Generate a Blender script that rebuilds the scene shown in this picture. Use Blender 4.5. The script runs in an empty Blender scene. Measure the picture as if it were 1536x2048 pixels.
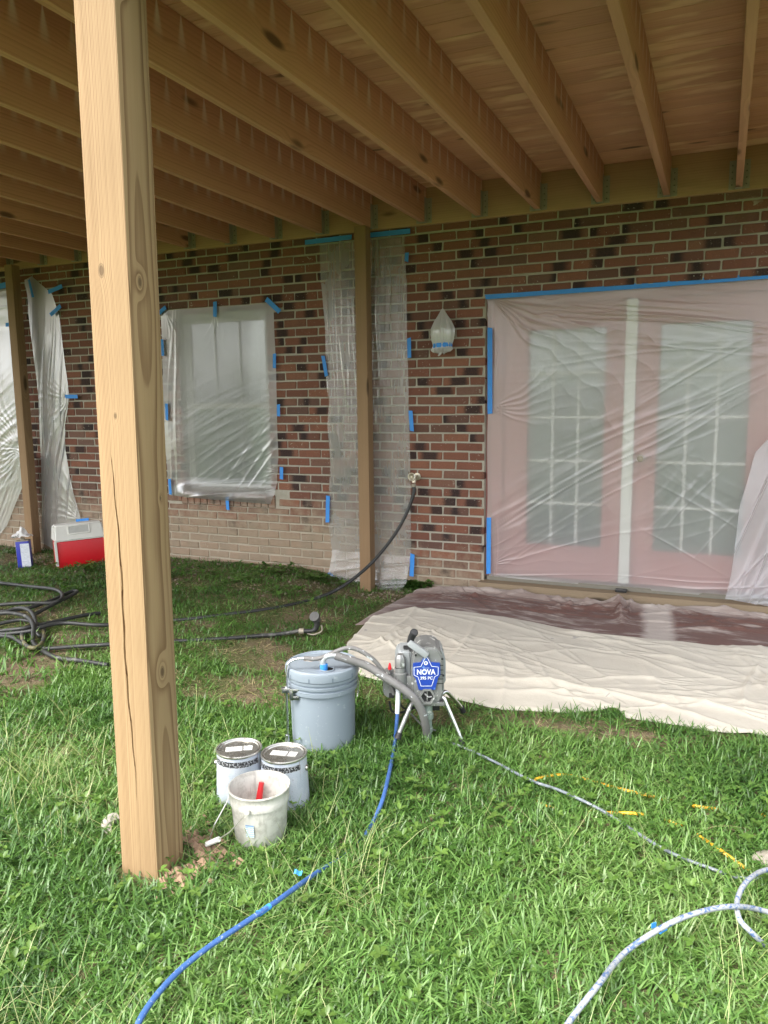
import bpy, bmesh, math, random
import numpy as np
from mathutils import Vector, Matrix
random.seed(7); rng = np.random.default_rng(7)
scn = bpy.context.scene
C = scn.collection

# ------------------------------------------------------------------ camera
FPX, YAW, PITCH, ROLL = 1534.54, 0.4135, 0.14446, -0.01224
CAM = Vector((1.570, -5.362, 1.327))
def cam_axes():
    f = Vector((-math.sin(YAW)*math.cos(PITCH), math.cos(YAW)*math.cos(PITCH), -math.sin(PITCH)))
    r = Vector((math.cos(YAW), math.sin(YAW), 0)); u = r.cross(f)
    return r*math.cos(ROLL)+u*math.sin(ROLL), u*math.cos(ROLL)-r*math.sin(ROLL), f
AR, AU, AF = cam_axes()
cd = bpy.data.cameras.new('camera'); cam = bpy.data.objects.new('camera', cd); C.objects.link(cam)
cam.matrix_world = Matrix(((AR.x, AU.x, -AF.x, CAM.x), (AR.y, AU.y, -AF.y, CAM.y), (AR.z, AU.z, -AF.z, CAM.z), (0, 0, 0, 1)))
cd.sensor_fit = 'VERTICAL'; cd.sensor_height = 36; cd.sensor_width = 27; cd.lens = 36*FPX/2048
cd.clip_start = .05; cd.clip_end = 2000
scn.camera = cam

# ------------------------------------------------------------------ light
SUN_EL, SUN_AZ = math.radians(54), math.radians(205)      # soft sun behind the camera, to the left (azimuth clockwise from +Y)
w = bpy.data.worlds.new('World'); scn.world = w; w.use_nodes = True
nt = w.node_tree; bg = nt.nodes['Background']
sky = nt.nodes.new('ShaderNodeTexSky'); sky.sky_type = 'NISHITA'; sky.sun_disc = False
sky.sun_elevation = SUN_EL; sky.sun_rotation = SUN_AZ; sky.air_density = 1.0; sky.dust_density = 4.0; sky.ozone_density = 1.0
hs = nt.nodes.new('ShaderNodeHueSaturation'); hs.inputs['Saturation'].default_value = .28       # overcast: a grey-white sky
nt.links.new(sky.outputs[0], hs.inputs['Color']); nt.links.new(hs.outputs[0], bg.inputs['Color'])
bg.inputs['Strength'].default_value = .15
sl = bpy.data.lights.new('sun', 'SUN'); sl.energy = 0.9; sl.angle = math.radians(30); sl.color = (1, .95, .86)
so = bpy.data.objects.new('sun', sl); C.objects.link(so)
sd = Vector((math.sin(SUN_AZ)*math.cos(SUN_EL), math.cos(SUN_AZ)*math.cos(SUN_EL), math.sin(SUN_EL)))
so.rotation_euler = sd.to_track_quat('Z', 'Y').to_euler(); so.location = (0, -8, 9)
vs = scn.view_settings; vs.view_transform = 'Standard'; vs.look = 'None'; vs.exposure = 1.92; vs.gamma = 1.0; vs.use_curve_mapping = False
scn.cycles.max_bounces = 10; scn.cycles.transparent_max_bounces = 24; scn.cycles.use_denoising = True
scn.cycles.diffuse_bounces = 5; scn.cycles.caustics_reflective = False

# ------------------------------------------------------------------ helpers
def tag(o, label=None, cat=None, group=None, kind=None):
    if label: o['label'] = label
    if cat: o['category'] = cat
    if group: o['group'] = group
    if kind: o['kind'] = kind
    return o
def empty(name, loc=(0, 0, 0), rz=0, label=None, cat=None, group=None):
    o = bpy.data.objects.new(name, None); C.objects.link(o); o.empty_display_size = .05
    o.location = loc; o.rotation_euler = (0, 0, rz)
    return tag(o, label, cat, group)
def link(name, me, mat=None, parent=None):
    o = bpy.data.objects.new(name, me); C.objects.link(o)
    if mat is not None and not me.materials: me.materials.append(mat)
    if parent: o.parent = parent
    return o
def ray(px, py):
    return AF + AR*((px-768)/FPX) - AU*((py-1024)/FPX)
def at(px, py, ax, v):
    d = ray(px, py); return CAM + d*((v-CAM[ax])/d[ax])
def vnoise(x, y, seed=0):
    x = np.asarray(x, float); y = np.asarray(y, float)
    xi = np.floor(x); yi = np.floor(y); fx = x-xi; fy = y-yi
    def h(a, b):
        s = np.sin(a*127.1+b*311.7+seed*74.7)*43758.5453; return s-np.floor(s)
    fx = fx*fx*(3-2*fx); fy = fy*fy*(3-2*fy)
    return (h(xi, yi)*(1-fx)+h(xi+1, yi)*fx)*(1-fy)+(h(xi, yi+1)*(1-fx)+h(xi+1, yi+1)*fx)*fy
def gz(x, y):
    """ground height: falls gently away from the wall, uneven"""
    x = np.asarray(x, float); y = np.asarray(y, float)
    z = -.06+.03*np.clip(y, -9, 0)
    near = np.exp(-((x*0)+np.clip(y, -30, 0)**2)/8)
    z = z+(vnoise(x*1.3, y*1.3, 3)-.5)*.045+(vnoise(x*5, y*5, 4)-.5)*.014
    z = z-.045*np.exp(-((x+.85)/.55)**2-((y+.1)/.35)**2)          # worn dip below the post sheet
    z = z+.03*np.exp(-((x+1.9)/1.0)**2-((y)/.35)**2)
    return z
def gat(px, py, dz=0):
    z = -.1
    for _ in range(25):
        P = at(px, py, 2, z+dz); z = float(gz(P.x, min(P.y, 0)))
    return Vector((P.x, P.y, z+dz))

class MB:
    def __init__(s): s.v = []; s.f = []
    def add(s, vs, fs):
        n = len(s.v); s.v += [tuple(q) for q in vs]; s.f += [tuple(i+n for i in q) for q in fs]; return s
    def box(s, x0, x1, y0, y1, z0, z1, M=None):
        vs = [Vector((x, y, z)) for z in (z0, z1) for y in (y0, y1) for x in (x0, x1)]
        if M: vs = [M @ q for q in vs]
        return s.add(vs, [(0, 2, 3, 1), (4, 5, 7, 6), (0, 1, 5, 4), (2, 6, 7, 3), (0, 4, 6, 2), (1, 3, 7, 5)])
    def bbox(s, x0, x1, y0, y1, z0, z1, b=.004, M=None):
        bm = bmesh.new(); bmesh.ops.create_cube(bm, size=1)
        for q in bm.verts: q.co = Vector(((x0+x1)/2+q.co.x*(x1-x0), (y0+y1)/2+q.co.y*(y1-y0), (z0+z1)/2+q.co.z*(z1-z0)))
        bmesh.ops.bevel(bm, geom=list(bm.edges), offset=b, segments=2, affect='EDGES', profile=.6)
        bm.verts.index_update()
        vs = [(M @ q.co) if M else q.co.copy() for q in bm.verts]; fs = [[q.index for q in f.verts] for f in bm.faces]
        bm.free(); return s.add(vs, fs)
    def tube(s, pts, r, n=10, cap=True):
        pts = [Vector(p) for p in pts]; m = len(pts); rs = r if isinstance(r, (list, tuple)) else [r]*m
        T = [(pts[min(i+1, m-1)]-pts[max(i-1, 0)]).normalized() for i in range(m)]
        a = Vector((0, 0, 1)) if abs(T[0].z) < .9 else Vector((1, 0, 0)); N = (a-T[0]*a.dot(T[0])).normalized()
        vs = []
        for i in range(m):
            N = (N-T[i]*N.dot(T[i])).normalized(); B = T[i].cross(N)
            for k in range(n):
                an = 2*math.pi*k/n; vs.append(pts[i]+(N*math.cos(an)+B*math.sin(an))*rs[i])
        fs = [(i*n+k, i*n+(k+1) % n, (i+1)*n+(k+1) % n, (i+1)*n+k) for i in range(m-1) for k in range(n)]
        if cap: fs += [tuple(range(n-1, -1, -1)), tuple(range((m-1)*n, m*n))]
        return s.add(vs, fs)
    def lathe(s, prof, n=40, M=None, cap=False):
        vs = [Vector((r*math.cos(2*math.pi*k/n), r*math.sin(2*math.pi*k/n), z)) for r, z in prof for k in range(n)]
        if M: vs = [M @ q for q in vs]
        fs = [(i*n+k, i*n+(k+1) % n, (i+1)*n+(k+1) % n, (i+1)*n+k) for i in range(len(prof)-1) for k in range(n)]
        if cap: fs += [tuple(range(n-1, -1, -1)), tuple(range((len(prof)-1)*n, len(prof)*n))]
        return s.add(vs, fs)
    def prism(s, poly, y0, y1, M=None):
        n = len(poly); vs = [Vector((x, y0, z)) for x, z in poly]+[Vector((x, y1, z)) for x, z in poly]
        if M: vs = [M @ q for q in vs]
        return s.add(vs, [tuple(range(n)), tuple(range(2*n-1, n-1, -1))]+[(i, i+n, (i+1) % n+n, (i+1) % n) for i in range(n)])
    def mesh(s, name, smooth=True, angle=35):
        me = bpy.data.meshes.new(name); me.from_pydata(s.v, [], s.f)
        bm = bmesh.new(); bm.from_mesh(me); bmesh.ops.recalc_face_normals(bm, faces=bm.faces); bm.to_mesh(me); bm.free()
        if smooth:
            me.polygons.foreach_set('use_smooth', [True]*len(me.polygons))
            try: me.set_sharp_from_angle(angle=math.radians(angle))
            except Exception: pass
        return me
    def build(s, name, mat, parent=None, smooth=True, angle=35):
        return link(name, s.mesh(name, smooth, angle), mat, parent)
def grid_mesh(name, X, Y, Z, mat, parent=None, closed=False):
    a, b = X.shape; v = np.stack([X, Y, Z], -1).reshape(-1, 3)
    i = np.arange(a*b).reshape(a, b)
    f = np.stack([i[:-1, :-1], i[:-1, 1:], i[1:, 1:], i[1:, :-1]], -1).reshape(-1, 4)
    me = bpy.data.meshes.new(name); me.from_pydata(v.tolist(), [], f.tolist())
    me.polygons.foreach_set('use_smooth', np.ones(len(f), bool)); me.update()
    return link(name, me, mat, parent)
def spline(pts, n=8):
    pts = [Vector(p) for p in pts]; P = [pts[0]*2-pts[1]]+pts+[pts[-1]*2-pts[-2]]; out = []
    for i in range(1, len(P)-2):
        a, b, c, d = P[i-1:i+3]
        for k in range(n):
            t = k/n; out.append(.5*((2*b)+(c-a)*t+(2*a-5*b+4*c-d)*t*t+(3*b-a-3*c+d)*t**3))
    out.append(pts[-1]); return out

# ------------------------------------------------------------------ shader DSL
class S:
    def __init__(s, T, k): s.T = T; s.k = k
    def _m(s, op, *o, clamp=False):
        n = s.T.nodes.new('ShaderNodeMath'); n.operation = op; n.use_clamp = clamp
        for i, q in enumerate((s,)+o):
            if isinstance(q, S): s.T.links.new(q.k, n.inputs[i])
            else: n.inputs[i].default_value = q
        return S(s.T, n.outputs[0])
    def __add__(s, o): return s._m('ADD', o)
    def __radd__(s, o): return s._m('ADD', o)
    def __sub__(s, o): return s._m('SUBTRACT', o)
    def __rsub__(s, o): return (s*-1.0)+o
    def __mul__(s, o): return s._m('MULTIPLY', o)
    def __rmul__(s, o): return s._m('MULTIPLY', o)
    def __truediv__(s, o): return s._m('DIVIDE', o)
    def __pow__(s, o): return s._m('POWER', o)
    def floor(s): return s._m('FLOOR')
    def frac(s): return s._m('FRACT')
    def abs(s): return s._m('ABSOLUTE')
    def sin(s): return s._m('SINE')
    def sqrt(s): return s._m('SQRT')
    def gt(s, o): return s._m('GREATER_THAN', o)
    def lt(s, o): return s._m('LESS_THAN', o)
    def clamp(s): return s._m('ADD', 0.0, clamp=True)
    def mod(s, o): return s._m('FLOORED_MODULO', o)
    def ss(s, a, b):                                   # smoothstep a..b -> 0..1
        n = s.T.nodes.new('ShaderNodeMapRange'); n.interpolation_type = 'SMOOTHSTEP'
        s.T.links.new(s.k, n.inputs['Value'])
        inv = a > b
        n.inputs['From Min'].default_value = min(a, b); n.inputs['From Max'].default_value = max(a, b)
        n.inputs['To Min'].default_value = 1 if inv else 0; n.inputs['To Max'].default_value = 0 if inv else 1
        return S(s.T, n.outputs[0])
class Mat:
    def __init__(s, name):
        s.m = bpy.data.materials.new(name); s.m.use_nodes = True; s.T = s.m.node_tree
        s.b = s.T.nodes['Principled BSDF']; s.o = s.T.nodes['Material Output']
    def set(s, **k):
        for n, v in k.items():
            i = s.b.inputs[n.replace('_', ' ')]
            if isinstance(v, S): s.T.links.new(v.k, i)
            elif isinstance(v, (tuple, list)): i.default_value = tuple(v)+((1,) if len(v) == 3 else ())
            else: i.default_value = v
        return s
    def co(s, kind='Object'):
        n = s.T.nodes.new('ShaderNodeTexCoord'); return S(s.T, n.outputs[kind])
    def pos(s):
        n = s.T.nodes.new('ShaderNodeNewGeometry'); return S(s.T, n.outputs['Position'])
    def xyz(s, v):
        n = s.T.nodes.new('ShaderNodeSeparateXYZ'); s.T.links.new(v.k, n.inputs[0]); return [S(s.T, n.outputs[i]) for i in range(3)]
    def vec(s, x, y, z):
        n = s.T.nodes.new('ShaderNodeCombineXYZ')
        for i, q in enumerate((x, y, z)):
            if isinstance(q, S): s.T.links.new(q.k, n.inputs[i])
            else: n.inputs[i].default_value = q
        return S(s.T, n.outputs[0])
    def noise(s, v, scale=5, detail=3, rough=.55, dist=0, color=False):
        n = s.T.nodes.new('ShaderNodeTexNoise'); s.T.links.new(v.k, n.inputs['Vector'])
        n.inputs['Scale'].default_value = scale; n.inputs['Detail'].default_value = detail
        n.inputs['Roughness'].default_value = rough; n.inputs['Distortion'].default_value = dist
        return S(s.T, n.outputs[1 if color else 0])
    def voro(s, v, scale, out='Distance'):
        n = s.T.nodes.new('ShaderNodeTexVoronoi'); s.T.links.new(v.k, n.inputs['Vector']); n.inputs['Scale'].default_value = scale
        return S(s.T, n.outputs[out])
    def white(s, v):
        n = s.T.nodes.new('ShaderNodeTexWhiteNoise'); s.T.links.new(v.k, n.inputs['Vector']); return S(s.T, n.outputs['Value'])
    def rnd(s):
        n = s.T.nodes.new('ShaderNodeObjectInfo'); return S(s.T, n.outputs['Random'])
    def attr(s, name):
        n = s.T.nodes.new('ShaderNodeAttribute'); n.attribute_name = name; return S(s.T, n.outputs['Color']), S(s.T, n.outputs['Fac'])
    def mix(s, f, a, b, mode='MIX'):
        n = s.T.nodes.new('ShaderNodeMix'); n.data_type = 'RGBA'; n.blend_type = mode; n.clamp_factor = True
        for q, i in ((f, 0), (a, 6), (b, 7)):
            if isinstance(q, S): s.T.links.new(q.k, n.inputs[i])
            elif i == 0: n.inputs[0].default_value = q
            else: n.inputs[i].default_value = tuple(q)+((1,) if len(q) == 3 else ())
        return S(s.T, n.outputs[2])
    def ramp(s, f, stops):
        n = s.T.nodes.new('ShaderNodeValToRGB'); s.T.links.new(f.k, n.inputs[0]); e = n.color_ramp.elements
        while len(e) < len(stops): e.new(.5)
        for q, (p, c) in zip(e, stops): q.position = p; q.color = tuple(c)+(1,)
        return S(s.T, n.outputs[0])
    def bump(s, h, strength=.3, dist=.01):
        n = s.T.nodes.new('ShaderNodeBump'); s.T.links.new(h.k, n.inputs['Height']); n.inputs['Strength'].default_value = strength
        n.inputs['Distance'].default_value = dist; s.T.links.new(n.outputs[0], s.b.inputs['Normal']); return s
def simple(name, col, rough=.5, metal=0, var=.15, scale=30, bump=0, spots=None, coat=0):
    m = Mat(name); v = m.co(); n = m.noise(v, scale, 4, .6)
    c = m.mix(n, tuple(q*(1-var) for q in col), tuple(min(1, q*(1+var)) for q in col))
    if spots:
        f = m.noise(v, spots[1], 4, .65, .4).ss(spots[2], spots[2]+.06); c = m.mix(f, c, spots[0])
    m.set(Base_Color=c, Roughness=(n*.2+(rough-.1)), Metallic=metal)
    if coat: m.set(Coat_Weight=coat)
    if bump: m.bump(n, bump, .004)
    return m.m

# ------------------------------------------------------------------ materials
COURSE, BL = .06773, .2032
def brick_material():
    m = Mat('brick'); P = m.pos(); x, y, z = m.xyz(P)
    row = (z/COURSE).floor(); par = row.mod(2.0)
    u = (x+(par*.1016)+.0)/BL; col = u.floor(); lu = u.frac()
    idv = m.vec(row, col, 0.0); r1 = m.white(idv); r2 = m.white(m.vec(row, col, 7.3)); r3 = m.white(m.vec(row, col, 3.1))
    base = m.ramp(r1, [(0, (.135, .082, .066)), (.25, (.20, .086, .060)), (.6, (.245, .100, .067)), (.85, (.285, .125, .078)), (1, (.20, .125, .098))])
    n1 = m.noise(P, 16, 4, .6); n2 = m.noise(P, 130, 3, .7)
    base = m.mix((n1-.25), base, m.mix(r3, (.11, .055, .045), (.26, .13, .085)))
    base = m.mix(n2.ss(.45, .75)*.35, base, (.07, .045, .04))
    cen = r3*.9+.05; wid = r1*.22+.1
    fl = ((lu-cen).abs()+(n1-.5)*.25)
    flash = (fl-wid).ss(.16, -.10)*r2.lt(.40)*(n2*.6+.62)
    base = m.mix(flash.clamp()*.93, base, (.024, .021, .023))
    # mud splashed up the foot of the wall, and white flecks of mortar and paint
    lim = (x.ss(-.85, -.45))*-.34+.60
    mud = ((lim-z)*3.2+(n1-.5)*1.6+(m.noise(P, 3, 3)-.5)*1.2).clamp()
    base = m.mix(mud*.8, base, m.mix(n1, (.33, .25, .17), (.42, .34, .25)))
    fk = (m.noise(P, 75, 2, .5, .6).ss(.66, .70)*m.noise(P, 6, 3).ss(.46, .62)+m.noise(P, 13, 5, .7, 1.2).ss(.665, .70)*m.noise(P, 2.5, 2).ss(.42, .6)).clamp()
    base = m.mix(fk*.75, base, (.50, .46, .38))
    edge = (((z/COURSE).frac()-.5).abs()+(n2-.5)*.10+(n1-.5)*.12).ss(.37, .45); base = m.mix(edge*.6, base, (.30, .25, .20))
    m.set(Base_Color=base, Roughness=.88, Specular_IOR_Level=.25); m.bump(n2+n1*.6, .8, .005); return m.m
def mortar_material():
    m = Mat('mortar'); P = m.pos(); x, y, z = m.xyz(P); n = m.noise(P, 45, 5, .7); n1 = m.noise(P, 6, 3)
    c = m.mix(n, (.32, .295, .245), (.52, .485, .41)); c = m.mix(n1.ss(.45, .7)*.4, c, (.29, .275, .22))
    lim = (x.ss(-.85, -.45))*-.34+.60
    c = m.mix(((lim-z)*3.2).clamp()*.6, c, (.46, .38, .28))
    m.set(Base_Color=c, Roughness=.95, Specular_IOR_Level=.15); m.bump(n, .8, .006); return m.m
def wood(name, light, dark, axis, ring=.007, pith=(.05, .09), spray=False, knots=(), rand=True, streak=.5, blotch=None, rough=.75, knot_density=True):
    m = Mat(name); v = m.co(); a = m.xyz(v)
    order = {'X': (1, 2, 0), 'Y': (0, 2, 1), 'Z': (0, 1, 2)}[axis]
    x, y, z = a[order[0]], a[order[1]], a[order[2]]
    if rand:
        r = m.rnd(); x0 = x+(r*.31-.1); y0 = y+((r*7.3).frac()*.3-.1); z0 = z+r*37.0
    else: x0, y0, z0 = x, y, z
    slow = m.noise(m.vec(x0*5.0, y0*5.0, z0*.9), 1.0, 2, .5)
    warp = slow*(.05 if rand else .026)
    kdark = None
    if knot_density:                                   # scattered knots bend the rings round them
        kv = m.vec(x0*6.0, y0*6.0, z0*1.7); kd = m.voro(kv, 1.0)
        kk = kd.ss(.34, .0); warp = warp+kk*.035; kdark = kd.ss(.17, .07)
    for (kx, ky, kz, kr) in knots:
        d = ((x-kx)*(x-kx)+(y-ky)*(y-ky)+((z-kz)*.55)*((z-kz)*.55)).sqrt(); warp = warp+(((d*(1/(kr*1.3)))*(d*(1/(kr*1.3)))*-1.0)._m('EXPONENT'))*(kr*.5)
        k1 = d.ss(kr*.50, kr*.34)*.75+(d-kr*.52).abs().ss(kr*.10, .0)*.5; kdark = k1 if kdark is None else (kdark+k1)
    q = ((x0+pith[0])*(x0+pith[0])+(y0+pith[1])*(y0+pith[1])).sqrt()+warp
    ph = (q*(1/ring)); g = (ph.frac()); late = g.ss(.25, .95)*g.ss(1.0, .93)
    late = late*(m.white(m.vec(ph.floor(), 1.0, 2.0))*.7+.35)
    fib = m.noise(m.vec(x0*260.0, y0*260.0, z0*6.0), 1.0, 3, .6)
    lng = m.noise(m.vec(x0*110.0, y0*110.0, z0*.7), 1.0, 3, .65)
    c = m.mix((late*streak+(fib-.5)*.34+(lng-.5)*.55).clamp(), light, dark)
    tint = m.noise(m.vec(x0*3.0, y0*3.0, z0*1.1), 1.0, 3, .6)
    c = m.mix((tint-.45).clamp()*1.1, c, tuple(q_*.72 for q_ in dark))
    if rand: c = m.mix((r*5.7).frac()*.5, c, m.mix((r*3.3).frac(), tuple(q_*.75 for q_ in dark), tuple(min(1, q_*1.1) for q_ in light)))
    if blotch: c = m.mix(m.noise(m.vec(x0*9.0, y0*9.0, z0*2.3), 1.0, 3, .55).ss(.52, .68)*blotch[1], c, blotch[0])
    if kdark is not None: c = m.mix(kdark.clamp()*.85, c, tuple(q_*.28 for q_ in dark))
    if spray:                                          # pale overspray that came down through every gap between the deck boards
        h = (a[2]*-1.0+.235); t = h/.15; yy = (a[1]/.1405).frac()-.5
        idx = (a[1]/.1405).floor(); rr = m.white(m.vec(idx, r*91.0, 0.0))
        wdt = t*.30+.02; mk = ((yy.abs()-wdt)/(wdt+.01)).ss(.1, -.8)*t.ss(1.05, .05)*t.gt(.0)*(rr*.7+.45)
        c = m.mix(mk.clamp()*.85, c, (.80, .70, .60))
        top = h.ss(.11, .0)*.12; c = m.mix(top, c, (.36, .27, .2))
    m.set(Base_Color=c, Roughness=rough, Specular_IOR_Level=.3); m.bump(late*.4+fib*.6, .35, .002); return m.m
def plastic(name, haze=.42, tint=(.86, .87, .88), gloss=.16, rough=.26, blur=0):
    m = Mat(name); T = m.T; T.nodes.remove(m.b)
    tr = T.nodes.new('ShaderNodeBsdfTransparent'); tr.inputs[0].default_value = (.97, .97, .97, 1)
    di = T.nodes.new('ShaderNodeBsdfDiffuse'); di.inputs[0].default_value = tint+(1,)
    tl = T.nodes.new('ShaderNodeBsdfTranslucent'); tl.inputs[0].default_value = tint+(1,)
    gl = T.nodes.new('ShaderNodeBsdfGlossy'); gl.inputs['Roughness'].default_value = rough; gl.inputs[0].default_value = (.95, .95, .95, 1)
    m1 = T.nodes.new('ShaderNodeMixShader'); m1.inputs[0].default_value = .35; T.links.new(di.outputs[0], m1.inputs[1]); T.links.new(tl.outputs[0], m1.inputs[2])
    v = m.co(); n = m.noise(v, 3.0, 3, .6); hz = (n-.5)*.2+haze
    lw = T.nodes.new('ShaderNodeLayerWeight'); lw.inputs[0].default_value = .35
    hz = (hz+S(T, lw.outputs['Facing'])*.16).clamp()
    if blur:                                           # frosted film: what lies a few centimetres behind goes soft
        rf = T.nodes.new('ShaderNodeBsdfRefraction'); rf.inputs['IOR'].default_value = 1.35; rf.inputs['Roughness'].default_value = .65; rf.inputs[0].default_value = (.97, .97, .97, 1)
        mb_ = T.nodes.new('ShaderNodeMixShader'); mb_.inputs[0].default_value = blur; T.links.new(tr.outputs[0], mb_.inputs[1]); T.links.new(rf.outputs[0], mb_.inputs[2]); tr = mb_
    m2 = T.nodes.new('ShaderNodeMixShader'); T.links.new(hz.k, m2.inputs[0]); T.links.new(tr.outputs[0], m2.inputs[1]); T.links.new(m1.outputs[0], m2.inputs[2])
    m3 = T.nodes.new('ShaderNodeMixShader'); fr = (S(T, lw.outputs['Fresnel'])*.28+gloss*.22).clamp()
    T.links.new(fr.k, m3.inputs[0]); T.links.new(m2.outputs[0], m3.inputs[1]); T.links.new(gl.outputs[0], m3.inputs[2])
    fine = m.noise(v, 34.0, 3, .6); bp = T.nodes.new('ShaderNodeBump'); T.links.new(fine.k, bp.inputs['Height']); bp.inputs['Strength'].default_value = .12; bp.inputs['Distance'].default_value = .004
    for q in (gl, di): T.links.new(bp.outputs[0], q.inputs['Normal'])
    T.links.new(m3.outputs[0], m.o.inputs['Surface']); return m.m
M = {}
M['brick'] = brick_material(); M['mortar'] = mortar_material()
M['joist'] = wood('joist_wood', (.64, .335, .215), (.37, .160, .098), 'Y', .017, (.02, .16), spray=True, streak=.55)
M['board'] = wood('deck_board_wood', (.66, .365, .215), (.41, .19, .105), 'X', .014, (.02, .12), streak=.45, blotch=((.82, .56, .32), .7))
M['ledger'] = wood('ledger_wood', (.49, .305, .18), (.32, .18, .10), 'X', .016, (.02, .2), streak=.4)
M['post'] = wood('post_wood', (.375, .258, .138), (.185, .105, .050), 'Z', .0044, (.19, .012), rand=False, streak=1.0, knot_density=False,
                 knots=[(-.022, -.07, 1.86, .020), (.07, -.02, 1.83, .017), (.07, .0, .66, .019), (.07, -.03, 2.62, .018), (.0, -.07, 1.45, .010), (.07, .03, 1.2, .008)])
M['post2'] = wood('support_post_wood', (.33, .215, .12), (.18, .105, .055), 'Z', .008, (.06, .05), streak=.6)
M['sillwood'] = wood('threshold_wood', (.30, .23, .15), (.17, .12, .08), 'X', .008, (.02, .1), streak=.5)
M['galv'] = simple('galvanised_steel', (.34, .30, .235), .55, .15, .25, 60)
M['plastic'] = plastic('clear_plastic_sheet', .30, (.74, .74, .72))
M['plastic_milky'] = plastic('milky_plastic_sheet', .27, (.66, .68, .69), .14, .3, blur=.3)
M['plastic_left'] = plastic('hazy_plastic_sheet', .42, (.68, .70, .71), .14, .32)
M['plastic_door'] = plastic('door_plastic_sheet', .33, (.84, .83, .84), .2, .26, blur=.7)
M['plastic_thick'] = plastic('bunched_plastic_sheet', .44, (.76, .77, .82), .2, .28)
M['bag'] = plastic('bag_plastic', .62, (.92, .92, .92), .3, .2)
M['tape'] = simple('blue_painters_tape', (.045, .27, .74), .6, 0, .12, 60, .15)
M['rose'] = simple('dusty_rose_paint', (.36, .155, .140), .45, 0, .08, 12)
M['white'] = simple('white_paint', (.62, .63, .58), .4, 0, .05, 15)
M['cream'] = simple('cream_vinyl', (.36, .35, .30), .45, 0, .06, 15)
def glass():
    m = Mat('window_glass'); T = m.T; T.nodes.remove(m.b); tr = T.nodes.new('ShaderNodeBsdfTransparent'); tr.inputs[0].default_value = (.82, .87, .86, 1)
    gl = T.nodes.new('ShaderNodeBsdfGlossy'); gl.inputs['Roughness'].default_value = .03; lw = T.nodes.new('ShaderNodeLayerWeight'); lw.inputs[0].default_value = .45
    f = (S(T, lw.outputs['Fresnel'])*.9+.04).clamp(); mx = T.nodes.new('ShaderNodeMixShader'); T.links.new(f.k, mx.inputs[0]); T.links.new(tr.outputs[0], mx.inputs[1]); T.links.new(gl.outputs[0], mx.inputs[2]); T.links.new(mx.outputs[0], m.o.inputs['Surface']); return m.m
M['glass'] = glass()
M['curtain'] = simple('room_backing', (.30, .36, .36), .8, 0, .15, 3)
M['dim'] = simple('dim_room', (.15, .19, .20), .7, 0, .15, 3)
M['white_panel'] = simple('panel_white', (.86, .87, .85), .8, 0, .05, 6)

# ------------------------------------------------------------------ ground
def ax_grid(a, b, step, far):
    inner = np.arange(a, b+step/2, step); out = np.array([.4, 1, 2.5, 6, 14, 35, 90, 220, far])
    return np.concatenate([a-out[::-1], inner, b+out])
def ground():
    xs = ax_grid(-6.5, 4.0, .045, 600); ys = ax_grid(-6.0, .3, .045, 600)
    X, Y = np.meshgrid(xs, ys); Z = gz(X, np.minimum(Y, 0))
    m = Mat('soil_and_thatch'); P = m.pos(); x, y, z = m.xyz(P)
    n = m.noise(P, 9, 5, .65); n2 = m.noise(P, 70, 4, .7); n3 = m.noise(P, 2.2, 3, .6)
    n4 = m.noise(P, 240, 3, .7); soil = m.mix(n2*.5+n4*.5, (.10, .070, .044), (.36, .275, .185)); soil = m.mix(n.ss(.5, .72)*.6, soil, (.36, .29, .19))
    gr = m.mix(n2, (.045, .075, .018), (.13, .17, .05))
    f = (n3.ss(.35, .6)*.75)
    far = (y.ss(-5.0, -6.2)+x.ss(4.0, 5.0)+x.ss(-6.5, -8.0)).clamp()
    f = (f+far).clamp()
    m.set(Base_Color=m.mix(f, soil, gr), Roughness=.97, Specular_IOR_Level=.1); m.bump(n2+n*.8+n4*.5, 1.0, .02)
    o = grid_mesh('ground', X, Y, Z, m.m); tag(o, 'brown soil and thatch of the lawn under and before the deck', 'ground', kind='structure')
ground()

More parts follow.
